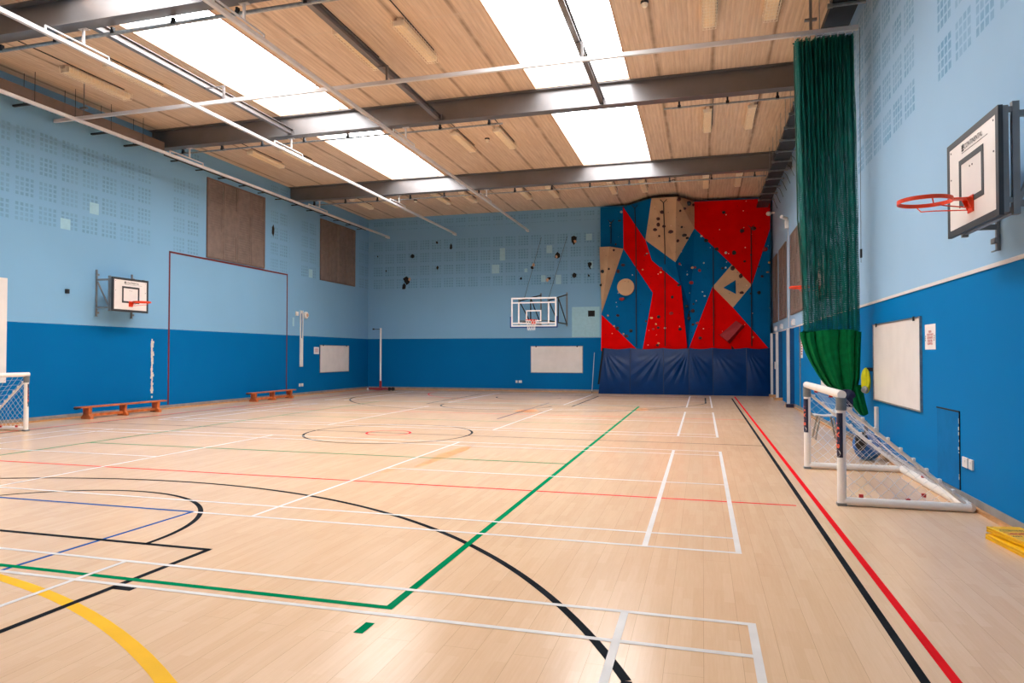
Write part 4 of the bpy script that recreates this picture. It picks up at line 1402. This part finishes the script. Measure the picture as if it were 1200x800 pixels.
# ------------------------------------------------------------------ climbing wall
CV = {'A': (-4.219, 29.25, 8.002), 'B': (-3.249, 29.25, 7.983), 'C': (-1.955, 27.95, 8.005), 'D': (-0.979, 27.9, 7.999), 'E': (-0.291, 29.2, 8.004), 'F': (2.668, 29.25, 7.97), 'G': (-4.21, 29.25, 6.286), 'H': (-3.231, 29.25, 6.176), 'I': (-2.303, 29.2, 6.492), 'J': (-1.068, 29.15, 5.507), 'K': (-0.294, 29.120, 6.880), 'L': (-2.043, 29.25, 5.631), 'G1': (-4.258, 29.25, 6.288), 'G2': (-3.755, 28.75, 6.212), 'P1': (-4.17, 29.25, 3.429), 'M': (-2.005, 29.25, 4.257), 'N': (-0.845, 29.100, 4.522), 'O': (-4.171, 29.25, 3.363), 'R0': (-2.651, 29.25, 1.855), 'R1': (-2.437, 29.25, 1.844), 'R2': (-0.598, 29.25, 1.843), 'BL': (-4.195, 29.25, 1.809), 'f1': (-0.368, 29.600, 5.437), 'f2': (-0.514, 29.600, 3.641), 'f3': (-0.570, 29.420, 1.844), 'n1': (-0.779, 29.150, 4.060), 'T': (1.175, 29.25, 5.339), 'Rr': (1.947, 29.25, 4.484), 'Bt': (1.215, 29.25, 3.576), 'Lf': (0.415, 29.25, 4.447), 'S': (2.658, 29.25, 6.757), 'BR': (2.631, 29.25, 1.84)}
cw = thing('climbing_wall', 'red, blue and tan faceted climbing wall in the far right corner', 'climbing wall', (-0.8, 29.4, 0))
facets = [('blue', 'A B H G'), ('red', 'B I L N R2 R1 M H'), ('blue', 'B C I'), ('tan', 'C D J I'), ('tan', 'D E K J'), ('blue', 'I J N L'), ('blue', 'J K f1 f2 f3 R2 n1 N'),
          ('blue', 'K T Lf f3 f2 f1'), ('tan', 'G1 G2 P1'), ('tan', 'G2 H P1'), ('blue', 'H M R1 R0 O P1'), ('red', 'O R0 BL'), ('tan', 'T Rr Bt Lf'),
          ('red', 'K E F S Rr T'), ('red', 'Lf Bt BR f3'), ('blue', 'S BR Bt Rr')]


def ear_clip(pts):
    cr = lambda a, b, c: (b.x - a.x) * (c.z - a.z) - (b.z - a.z) * (c.x - a.x)
    idx = list(range(len(pts)))
    area = sum(pts[i].x * pts[(i + 1) % len(pts)].z - pts[(i + 1) % len(pts)].x * pts[i].z for i in idx)
    if area < 0:
        idx.reverse()
    out = []
    while len(idx) > 3:
        done = False
        for k in range(len(idx)):
            i, j, l = idx[k - 1], idx[k], idx[(k + 1) % len(idx)]
            a, b, c = pts[i], pts[j], pts[l]
            if cr(a, b, c) <= 1e-9:
                continue
            if any(cr(a, b, pts[q]) >= 0 and cr(b, c, pts[q]) >= 0 and cr(c, a, pts[q]) >= 0 for q in idx if q not in (i, j, l)):
                continue
            out.append([a.copy(), b.copy(), c.copy()])
            idx.pop(k)
            done = True
            break
        if not done:
            break
    out.append([pts[q].copy() for q in idx[:3]])
    return out


tris = []
for c_, names_ in facets:
    pts = [Vector(CV[k]) for k in names_.split()]
    fr = ear_clip(pts)
    nrm = Vector((0, 0, 0))
    for t3 in fr:
        n_ = (t3[1] - t3[0]).cross(t3[2] - t3[0])
        if n_.y > 0:
            n_ = -n_
        nrm += n_
        tris.append((t3, n_.normalized(), n_.length, c_))
    mb = MB()
    for t3 in fr:
        mb.add(t3, [(0, 1, 2)])
    bk = Vector((0, 0.05, 0))
    k = len(pts)
    for t3 in fr:
        mb.add([p + bk for p in t3], [(2, 1, 0)])
    for i in range(k):
        a, b2 = pts[i], pts[(i + 1) % k]
        mb.add([a, b2, b2 + bk, a + bk], [(0, 1, 2, 3)])
    mb.build('%s_panel' % c_, M['climb_' + c_], cw)
mb = MB()
mb.prism([CV['B'], CV['C'], CV['D'], CV['E'], (CV['E'][0], 29.6, 8.0), (CV['B'][0], 29.6, 8.0)], (0, 0, -0.03))
mb.build('top_board', M['void'], cw)
mb = MB()
mb.add([CV['G1'], CV['G2'], CV['H']], [(0, 1, 2)])
mb.build('volume_top', M['climb_tan'], cw)
mb = MB().box(-4.2, 2.66, 29.66, 29.695, 0.05, 7.9)
for x in (-4.1, -1.6, 1.2, 2.55):
    mb.box(x - 0.05, x + 0.05, 29.32, 29.66, 0.05, 7.92)
mb.build('timber_frame', M['void'], cw)
# big bolted volumes
mb = MB()
w_ = [Vector((0.679, 29.25, 2.455)), Vector((1.329, 29.25, 3.04)), Vector((1.658, 29.25, 2.796)), Vector((1.075, 29.25, 2.103))]
up_ = [p + Vector((0, -0.012, 0)) for p in w_]
rdg = [(w_[3] + w_[0]) / 2 + Vector((0.12, -0.2, -0.08)), (w_[1] + w_[2]) / 2 + Vector((0.08, -0.2, -0.06))]
mb.add(w_ + rdg, [(0, 1, 5, 4), (3, 4, 5, 2), (0, 4, 3), (1, 2, 5)])
mb.build('wedge_volume', pm('dark_red_volume', (160, 12, 26), 0.6, var=0.08), cw)
mb = MB()
t1, t2, t3 = Vector((0.836, 29.249, 4.401)), Vector((1.321, 29.249, 4.704)), Vector((1.335, 29.249, 4.13))
cc = (t1 + t2 + t3) / 3 + Vector((0.06, -0.16, 0.0))
mb.add([t1, t2, t3, cc], [(0, 1, 3), (1, 2, 3), (2, 0, 3), (0, 2, 1)])
mb.build('pyramid_volume', M['climb_blue'], cw)
mb = MB()
prof = [(0.36, 29.225), (0.36, 29.249)]
mb.lathe((-3.13, 0, 4.52), [(0.36, 29.249), (0.36, 29.13), (0.34, 29.12), (0.32, 29.13)], 36, 'Y')
mb.build('porthole_rim', M['climb_tan'], cw, smooth=True)
mb = MB()
mb.lathe((-3.13, 0, 4.52), [(0.32, 29.131), (0.29, 29.19), (0.22, 29.225), (0.12, 29.242), (0.0, 29.247)], 36, 'Y')
mb.build('porthole_dish', M['pale_wood'], cw, smooth=True)
# hand holds
tot = sum(t_[2] for t_ in tris)
rh = random.Random(21)
cnt = 0
while cnt < 96:
    q = rh.uniform(0, tot)
    for t3, nr, ar, cc_ in tris:
        q -= ar
        if q <= 0:
            break
    a, b2 = rh.random(), rh.random()
    if a + b2 > 1:
        a, b2 = 1 - a, 1 - b2
    p = t3[0] + (t3[1] - t3[0]) * a + (t3[2] - t3[0]) * b2
    if p.z < 2.0 or (p.z > 6.7 and p.x > -0.2 and rh.random() < 0.85):
        continue
    if abs(p.x + 3.13) < 0.45 and abs(p.z - 4.52) < 0.45:
        continue
    if 0.7 < p.x < 1.45 and 4.0 < p.z < 4.8:
        continue
    mt_ = rh.choices(['hold_dark', 'hold_black', 'hold_red', 'hold_orange', 'hold_white'], [5, 4, 2, 2, 3])[0]
    if cc_ == 'tan':
        mt_ = rh.choice(['hold_dark', 'hold_black', 'hold_dark'])
    r_ = rh.uniform(0.045, 0.095) if mt_ in ('hold_dark', 'hold_black', 'hold_red') else rh.uniform(0.03, 0.055)
    c0 = p + nr * r_ * 0.35
    MB().ball(c0, r_, 2, 0.14, rh, (rh.uniform(.8, 1.3), 0.7, rh.uniform(.7, 1.1))).build('climbing_hold', M[mt_], cw, smooth=True)
    cnt += 1
# ropes hanging from the anchors
for (x, zt, pts) in ((-2.69, 7.9, [(-2.69, 28.62, 7.75), (-2.69, 28.95, 7.0), (-2.69, 29.1, 6.2), (-2.69, 29.2, 2.0)]), (-1.5, 7.7, [(-1.48, 27.9, 7.75), (-1.48, 28.4, 6.9), (-1.48, 28.85, 6.0), (-1.5, 29.18, 5.4), (-1.5, 29.21, 2.0)]),
                     (0.45, 6.7, [(0.45, 29.2, 6.75), (0.45, 29.2, 2.0)]), (1.93, 6.75, [(1.93, 29.2, 6.8), (1.93, 29.2, 2.0)]), (-3.75, 0, [(-3.75, 29.2, 7.3), (-3.76, 29.2, 6.4)])):
    MB().path(pts, 0.02, 6).build('rope', M['rope'], cw, smooth=True)
    tp = pts[0]
    MB().tube(tp, (tp[0] - 0.13, tp[1] + 0.03, tp[2] + 0.14), 0.016, 6).tube(tp, (tp[0] + 0.13, tp[1] + 0.03, tp[2] + 0.14), 0.016, 6).build('anchor_chain', M['dark_metal'], cw)

# padded crash mats in front of the climbing wall
mt = thing('crash_mat', 'navy vinyl wall padding standing below the climbing wall', 'crash mat', (-0.8, 29.0, 0))
tops = [-4.06, -2.93, -1.57, -0.54, 0.40, 1.72, 2.63]
bots = [-4.27, -2.93, -1.55, -0.52, 0.42, 1.72, 2.66]
fold = [(1, 0), (0, 0.8), (0, 1.2), (1, 0), (0.45, 0), (0.7, 0)]
for k in range(6):
    def P_(u, v, k=k):
        # front sheet, v from floor to top, with pulled creases from the top corners
        xa = bots[k] + (tops[k] - bots[k]) * v
        xb = bots[k + 1] + (tops[k + 1] - bots[k + 1]) * v
        x = xa + (xb - xa) * u
        z = 1.93 * v - 0.05 * math.sin(PI * u) * v * v
        y = 28.86 + 0.26 * v ** 1.3 - 0.05 * math.sin(PI * min(1, v * 1.2)) * math.sin(PI * u)
        cr = 0.0
        l_, r_ = fold[k]
        for (s_, cx_) in ((l_, 0.0), (r_, 1.0)):
            if s_:
                du, dv = abs(u - cx_) * 1.25, (1 - v) * 1.93
                ang = math.atan2(dv, du + 1e-4)
                dist = math.hypot(du, dv)
                env = math.exp(-((ang - 0.95) / 0.35) ** 2) * math.exp(-((dist - 0.85) / 0.6) ** 2)
                cr += s_ * env * (math.sin(ang * 25 + k) ** 3 * 1.2)
        y -= 0.034 * cr
        return (x, y, max(z, 0.0))
    mb = MB()
    g = 0.012
    mb.grid(36, 30, lambda u, v: P_(g + (1 - 2 * g) * u, v))
    mb.grid(1, 30, lambda u, v: (P_(g, v)[0], P_(g, v)[1] + 0.1 * u, P_(g, v)[2]))
    mb.grid(1, 30, lambda u, v: (P_(1 - g, v)[0], P_(1 - g, v)[1] + 0.1 * u, P_(1 - g, v)[2]))
    mb.grid(36, 1, lambda u, v: (P_(g + (1 - 2 * g) * u, 1)[0], P_(g + (1 - 2 * g) * u, 1)[1] + 0.1 * v, P_(g + (1 - 2 * g) * u, 1)[2]))
    mb.build('mat_panel', M['mat_vinyl'], mt, smooth=True)
    if k:
        sp = MB().path([(bots[k] + (tops[k] - bots[k]) * v / 10, P_(0.0, v / 10)[1] + 0.012, 1.93 * v / 10 + (0.005 if v == 0 else 0)) for v in range(11)], 0.022, 6)
        sp.build('seam_strap', M['mat_seam'], mt, smooth=True)
sd = MB()
for v in range(10):
    a, b2 = v / 10, (v + 1) / 10
    ya, yb_ = 28.86 + 0.26 * a ** 1.3, 28.86 + 0.26 * b2 ** 1.3
    xa, xb_ = bots[0] + (tops[0] - bots[0]) * a, bots[0] + (tops[0] - bots[0]) * b2
    if a < 0.15:
        continue
    sd.add([(xa - 0.07, ya + 0.02, 1.93 * a), (xa, ya + 0.0, 1.93 * a), (xb_, yb_, 1.93 * b2), (xb_ - 0.07, yb_ + 0.02, 1.93 * b2), (xa - 0.07, ya + 0.12, 1.93 * a), (xa, ya + 0.12, 1.93 * a), (xb_, yb_ + 0.12, 1.93 * b2), (xb_ - 0.07, yb_ + 0.12, 1.93 * b2)],
           [(0, 1, 2, 3), (4, 7, 6, 5), (0, 3, 7, 4), (1, 5, 6, 2), (3, 2, 6, 7), (0, 4, 5, 1)])
sd.build('black_side_flap', M['void'], mt)

# ------------------------------------------------------------------ divider net curtain
nc = thing('divider_net', 'green divider net gathered in folds against the right wall', 'net curtain', (2.1, yD, 0.6))
for sh in range(4):
    nf = (8, 11, 6, 14, 10)[sh]
    amp = (0.15, 0.11, 0.18, 0.12, 0.13)[sh]
    ph = (0.0, 1.3, 2.4, 0.7, 3.0)[sh]
    dy = (0.0, 0.05, -0.05, -0.09, 0.08)[sh]
    ln = 5.1

    def NP(u, v, nf=nf, amp=amp, ph=ph, dy=dy, ln=ln):
        v = v * ln / 5.1
        z = 7.14 - 5.1 * v + (0.012 * math.sin(40 * u) if v == 0 else 0)
        x0, x1 = 1.585 + 0.12 * v ** 1.2, 2.53 + 0.07 * v
        uu = u + 0.012 * math.sin(5 * v + 9 * u) + 0.006 * math.sin(23 * v + 30 * u)
        a = amp * (0.65 + 0.35 * math.sin(3.1 * u + 2.0 * v + ph)) * (1 - 0.2 * v)
        y = yD + dy + a * math.sin(2 * PI * nf * uu + ph)
        x = x0 + (x1 - x0) * min(1, max(0, u + 0.02 * math.sin(4 * PI * nf * uu + ph)))
        return (x, y, z)
    mb = MB()
    ulen = 1.0 + nf * amp * 3.6
    mb.grid(nf * 14, 40, NP, lambda u, v, ulen=ulen, ln=ln: (u * ulen, v * ln))
    mb.build('net_sheet', M['green_net'], nc, smooth=True, recalc=False)
for k in range(9):
    hk = MB()
    x = 1.6 + 0.93 * k / 8
    hk.tube((x, yD, ZD - 0.03), (x, yD, 7.15), 0.005, 5)
    hk.box(x - 0.012, x + 0.012, yD - 0.012, yD + 0.012, ZD - 0.055, ZD - 0.031)
    hk.build('runner', M['plastic_white'], nc)
hd = MB().path([(1.57 + 0.98 * k / 40, yD + 0.03 * math.sin(k * 1.3), 7.14) for k in range(41)], 0.014, 6)
hd.build('head_rope', M['cord_green'], nc, smooth=True)
MB().path([(1.585, yD - 0.02, 7.08), (1.62, yD - 0.03, 4.0), (1.72, yD - 0.03, 2.6), (1.8, yD - 0.05, 2.1)], 0.012, 6).build('edge_cord', M['cord_green'], nc, smooth=True)


def skirt(u, v):
    # closed sleeve of gathered cloth; v = 0 at the hem with the net, 1 at the gathered bottom
    z = 2.04 - 1.05 * v - 0.03 * math.sin(u * 14) * (1 - v)
    l_ = 1.66 + 0.48 * v ** 1.6
    r_ = 2.62 - 0.04 * v - 0.12 * max(0, v - 0.75) * 4 * 0.4
    if v > 0.86:
        k = (v - 0.86) / 0.14
        mid = (l_ + r_) / 2
        sq = math.sqrt(max(0.0, 1 - k * k)) * 0.75 + 0.25
        l_, r_ = mid + (l_ - mid) * sq + 0.02 * k, mid + (r_ - mid) * sq
    a = 2 * PI * u
    cx_, hw = (l_ + r_) / 2, (r_ - l_) / 2
    dp = 0.24 - 0.06 * v
    f_ = 0.36 + (0.72 + 0.1 * v) * math.sqrt(abs(math.sin(6.5 * a + 1.1 * math.sin(2 * a) + 0.9 * v))) + 0.05 * math.sin(29 * a + 2 * v)
    x = cx_ + hw * math.copysign(abs(math.cos(a)) ** 0.8, math.cos(a)) * (1 + 0.03 * math.sin(13 * a))
    y = yD + dp * math.sin(a) * f_
    return (x, y, z)


mb = MB().grid(320, 40, skirt)
mb.build('cloth_skirt', M['green_cloth'], nc, smooth=True, label='solid dark green cloth hem')


def tail(u, v):
    z = 1.12 - 0.52 * v
    cx_ = 2.46 + 0.18 * v
    hw = 0.17 * (1 - 0.45 * v) * (1 if v < 0.9 else math.sqrt(max(0, 1 - ((v - 0.9) / 0.1) ** 2)) * 0.8 + 0.2)
    a = 2 * PI * u
    f_ = 0.6 + 0.55 * math.sqrt(abs(math.sin(4 * a + v)))
    return (cx_ + hw * math.cos(a) * f_ * 0.85, yD - 0.02 + 0.1 * math.sin(a) * f_ * (1 - 0.4 * v), z)


MB().grid(70, 20, tail).build('cloth_tail', M['green_cloth'], nc, smooth=True)

o = thing('pull_cord', 'thin pull cord with a small toggle right of the green net', 'cord', (2.66, 12.7, 7.1))
MB().tube((2.62, 12.75, 7.25), (2.6, 12.7, 3.2), 0.0035, 6).build('cord', M['rubber'], o)
MB().box(2.585, 2.618, 12.68, 12.715, 3.28, 3.43).build('toggle', M['dark_metal'], o, bevel=0.006)

# bibs and coat hung behind the curtain
rg = random.Random(5)
o = thing('hi_vis_bib', 'yellow hi-vis bib hung on the wall beside the curtain', 'bib', (2.7, 12.62, 1.05))
mb = MB()


def cloth_blob(cx_, cy_, cz_, sx, sy, sz, seed, name, mat_, par, fold_=0.12):
    def fn(u, v):
        a, b_ = 2 * PI * u, PI * v
        k = 1 + fold_ * math.sin(7 * a + seed + 3 * v) * math.sin(b_) + fold_ * 0.6 * math.sin(4 * a + 9 * v + seed)
        return (cx_ + sx * math.sin(b_) * math.cos(a) * k, cy_ + sy * math.sin(b_) * math.sin(a) * k, cz_ + sz * math.cos(b_))
    return MB().grid(48, 24, fn).build(name, mat_, par, smooth=True)


cloth_blob(2.66, 12.71, 1.2, 0.07, 0.06, 0.22, 1.0, 'cloth', M['hivis'], o, 0.14)
mb = MB().box(2.62, 2.66, 12.54, 12.58, 1.02, 1.1)
cloth_blob(2.63, 12.66, 1.05, 0.05, 0.04, 0.06, 2.0, 'grey_band', M['galv'], o, 0.1)
MB().box(2.67, 2.779, 12.69, 12.73, 1.36, 1.42).build('hook', M['dark_metal'], o)
o = thing('navy_coat', 'navy coat bundled under the green curtain', 'coat', (2.4, 12.55, 0.7))
cloth_blob(2.33, 12.52, 0.97, 0.12, 0.07, 0.09, 3.0, 'body', M['navy_cloth'], o, 0.16)
cloth_blob(2.36, 12.52, 0.84, 0.06, 0.05, 0.16, 4.0, 'sleeve', M['navy_cloth'], o, 0.16)

# chair, bag and strip behind the right goal
cx_, cy_ = 2.3, 14.45
o = thing('school_chair', 'pale grey plastic chair standing behind the right goal', 'chair', (cx_, cy_, 0))


def shell(u, v):
    # seat from front (v = 0) to back, then up the backrest; chair faces -X
    w_ = 0.2 - 0.02 * v
    y = cy_ + (u - 0.5) * 2 * w_
    if v < 0.5:
        k = v / 0.5
        x = cx_ - 0.2 + 0.38 * k
        z = 0.45 - 0.02 * math.sin(PI * k) + 0.02 * abs(2 * u - 1) ** 2
    else:
        k = (v - 0.5) / 0.5
        x = cx_ + 0.18 + 0.09 * k + 0.03 * (1 - (2 * u - 1) ** 2)
        z = 0.45 + 0.36 * k
    return (x, y, z)


mb = MB().grid(12, 24, shell)
s_ob = mb.build('seat_shell', M['chair'], o, smooth=True)
sd_ = s_ob.modifiers.new('thick', 'SOLIDIFY')
sd_.thickness = 0.012
for sx in (-1, 1):
    for sy in (-1, 1):
        MB().tube((cx_ + sx * 0.12, cy_ + sy * 0.15, 0.43), (cx_ + sx * 0.21, cy_ + sy * 0.19, 0.0), 0.018, 8).build('leg', M['chair_leg'], o, smooth=True)
o = thing('kit_bag', 'blue and black kit bag on the floor behind the right goal', 'bag', (2.45, 11.75, 0))
cloth_blob(2.47, 11.75, 0.21, 0.2, 0.25, 0.21, 0.5, 'body', M['bag_blue'], o, 0.07)
cloth_blob(2.36, 11.6, 0.3, 0.09, 0.12, 0.15, 1.5, 'side_pocket', M['rubber'], o, 0.08)
MB().path([(2.4, 11.6, 0.38), (2.42, 11.62, 0.55), (2.46, 11.75, 0.6), (2.5, 11.88, 0.4)], 0.014, 6).build('strap', M['rubber'], o, smooth=True)
tag(MB().box(XR - 0.045, XR - 0.001, 12.38, 12.5, 0.115, 0.78).build('white_plate', M['trim_white'], bevel=0.004), 'narrow white upright strip on the wall below the near whiteboard', 'plate')

# hatch in the right wall
d = MB().box(XR - 0.012, XR - 0.001, 8.73, 9.47, 0.12, 0.985).build('door_1', M['hatch_blue'], bevel=0.003)
struct(d, 'small flush blue hatch low in the right wall')
MB().box(XR - 0.016, XR - 0.001, 8.72, 9.48, 0.985, 1.0).box(XR - 0.0125, XR - 0.001, 8.722, 8.73, 0.12, 1.0).build('shadow_gap', M['void'], d)
rg = random.Random(9)
fk = MB()
for k in range(9):
    z = rg.uniform(0.15, 0.97)
    fk.box(XR - 0.015, XR - 0.0128, 8.722, 8.722 + rg.uniform(0.01, 0.03), z, z + rg.uniform(0.01, 0.05))
fk.build('flaked_paint', M['patch_grey'], d)

# boxed pipe columns on the far right wall, white edge facing the camera
cols_ = [(28.3, 'boxed pipe column on right wall nearest the climbing wall'), (26.3, 'boxed pipe column on right wall, middle of three'), (23.0, 'boxed pipe column on right wall with rubber block at its foot')]
for (y, lab) in cols_:
    o = thing('pipe_boxing', lab, 'column', (XR, y, 0), 'boxed columns on the right wall')
    MB().box(XR - 0.2, XR - 0.001, y, y + 0.3, 0.1, 2.48).build('boxing', M['shaded_blue'], o)
    MB().box(XR - 0.225, XR - 0.135, y - 0.02, y, 0.1, 2.48).build('edge_strip', M['trim_white'], o)
    MB().box(XR - 0.26, XR - 0.001, y - 0.03, y + 0.33, 0.0, 0.1).build('plinth', M['skirt_wood'], o)
    lb = thing('emergency_light', 'small white emergency light above the %s boxed column' % {28.3: 'farthest', 26.3: 'middle', 23.0: 'nearest'}[y], 'emergency light', (XR, y - 0.1, 2.6), 'emergency lights on the right wall')
    MB().box(XR - 0.07, XR - 0.001, y - 0.3, y + 0.05, 2.56, 2.76).build('body', M['plastic_white'], lb, bevel=0.008)
    MB().box(XR - 0.09, XR - 0.071, y - 0.27, y + 0.02, 2.58, 2.7).build('lens', M['plastic_white'], lb)
MB()
tag(MB().box(XR - 0.27, XR - 0.05, 22.74, 22.96, 0.0, 0.11).build('rubber_block', M['navy'], bevel=0.008), 'dark rubber block at the foot of the nearest boxed column', 'block')
struct(MB().box(XR - 0.02, XR - 0.001, 21.55, 21.68, 0.1, 2.48).build('trim_3', M['galv']), 'pale upright strip on the right wall past the curtain')
skirting('baseboard_right.001', 'wood skirting on the far part of the right wall', ('X', XR, -1, 20.9, 22.7))
tag(MB().box(XR - 0.1, XR - 0.001, 27.85, 28.1, 1.1, 1.38).build('dispenser_box', M['plastic_white'], bevel=0.01), 'white box fixed on the far right wall between boxed columns', 'box')
socket('white round-cornered socket low on the far right wall', 'X', XR, -1, 24.6, 0.42, 0.16, 0.16)
o = thing('security_camera', 'white security camera on a thin pipe above the right louvres', 'camera', (XR, 24.2, 6.0))
MB().box(XR - 0.12, XR - 0.001, 24.12, 24.28, 5.85, 6.12).build('housing', M['plastic_white'], o, bevel=0.01)
MB().tube((XR - 0.08, 24.1, 6.15), (XR - 0.25, 23.95, 6.2), 0.06, 12).build('camera_head', M['plastic_white'], o, smooth=True)
MB().tube((XR - 0.02, 24.2, 2.56), (XR - 0.02, 24.2, 5.85), 0.01, 8).build('pipe', M['plastic_white'], o, smooth=True)
o = thing('dome_camera', 'small white dome at the right end of the climbing wall top', 'camera', (XR, 28.7, 7.3))
MB().ball((XR - 0.22, 28.7, 7.25), 0.1, 2).build('dome', M['plastic_white'], o, smooth=True)
MB().tube((XR - 0.2, 28.7, 7.25), (XR - 0.001, 28.7, 7.28), 0.03, 8).build('arm', M['plastic_white'], o, smooth=True)

# ------------------------------------------------------------------ folded wet-floor signs
def floor_sign(lab, x, y, z, rot, tilt, text):
    o = local_thing('wet_floor_sign', lab, 'floor sign', (x, y, z), rot, 'folded yellow floor signs')
    o.rotation_euler = (tilt, 0, rot)
    W, L, T = 0.28, 0.62, 0.022
    for k in range(2):
        z_ = k * (T + 0.003)
        mb = MB()
        mb.box(-W / 2, W / 2, -L / 2, L / 2, z_ + 0.004, z_ + T - 0.004)
        mb.box(-W / 2, W / 2, L / 2 - 0.02, L / 2, z_, z_ + T).box(-W / 2, W / 2, -L / 2, -L / 2 + 0.02, z_, z_ + T)
        mb.box(-W / 2, -W / 2 + 0.02, -L / 2, L / 2, z_, z_ + T).box(W / 2 - 0.02, W / 2, -L / 2, L / 2, z_, z_ + T)
        lf = mb.build('leaf', M['sign_yellow'], o, bevel=0.003)
        MB().box(-W / 2 + 0.04, W / 2 - 0.04, L / 2 - 0.055, L / 2 - 0.025, z_ + T - 0.006, z_ + T - 0.001).build('handle_slot', M['sign_yellow'], lf)
    if text:
        zt = 2 * T + 0.003 - 0.0035
        for (s_, sz, yy, m_, b_, sh) in (('ATTENTION', 0.038, 0.18, 'black_print', 0.0022, 0), ('CUIDADO CAUTELA', 0.027, 0.145, 'black_print', 0.0008, 0), ('Caution', 0.1, 0.045, 'red_print', 0.005, 0.25), ('WET FLOOR', 0.046, -0.03, 'black_print', 0.002, 0)):
            text_mb(s_, sz, lambda u, v: (u, yy + v, zt), b_, 'CENTER', 0.92, sh).build('lettering', M[m_], o, recalc=False)
    return o


floor_sign('yellow folded wet-floor sign with printed words, topmost of two', 2.63, 6.76, 0.052, math.radians(10), 0.0, True)
floor_sign('plain yellow folded wet-floor sign underneath the printed one', 2.585, 6.70, 0.0, math.radians(6), 0.0, False)

# ------------------------------------------------------------------ camera, world, view
cam = bpy.data.cameras.new('camera')
cam.sensor_width = 36.0
cam.lens = 798.31 / 1200 * 36.0
cam.clip_start = 0.05
cam.clip_end = 200
co = bpy.data.objects.new('camera', cam)
col.objects.link(co)
yaw, pitch, roll, hgt = math.radians(15.6126), math.radians(1.1445), math.radians(0.0627), 1.6236
f = Vector((-math.sin(yaw) * math.cos(pitch), math.cos(yaw) * math.cos(pitch), math.sin(pitch)))
r = Vector((math.cos(yaw), math.sin(yaw), 0))
u = r.cross(f)
r2 = r * math.cos(roll) + u * math.sin(roll)
u2 = u * math.cos(roll) - r * math.sin(roll)
co.matrix_world = Matrix(((r2.x, u2.x, -f.x, 0), (r2.y, u2.y, -f.y, 0), (r2.z, u2.z, -f.z, hgt), (0, 0, 0, 1)))
scene.camera = co

wd = bpy.data.worlds.new('overcast_sky')
scene.world = wd
wd.use_nodes = True
wd.node_tree.nodes['Background'].inputs[0].default_value = (0.85, 0.92, 1.0, 1)
wd.node_tree.nodes['Background'].inputs[1].default_value = 1.0

scene.view_settings.view_transform = 'Standard'
scene.view_settings.look = 'None'
scene.view_settings.gamma = 1.0
scene.view_settings.use_curve_mapping = False
scene.view_settings.exposure = 0.03
cy = scene.cycles
cy.use_denoising = True
cy.max_bounces = 10
cy.diffuse_bounces = 7
cy.glossy_bounces = 4
cy.transparent_max_bounces = 32
cy.caustics_reflective = False
cy.caustics_refractive = False
cy.sample_clamp_indirect = 8.0
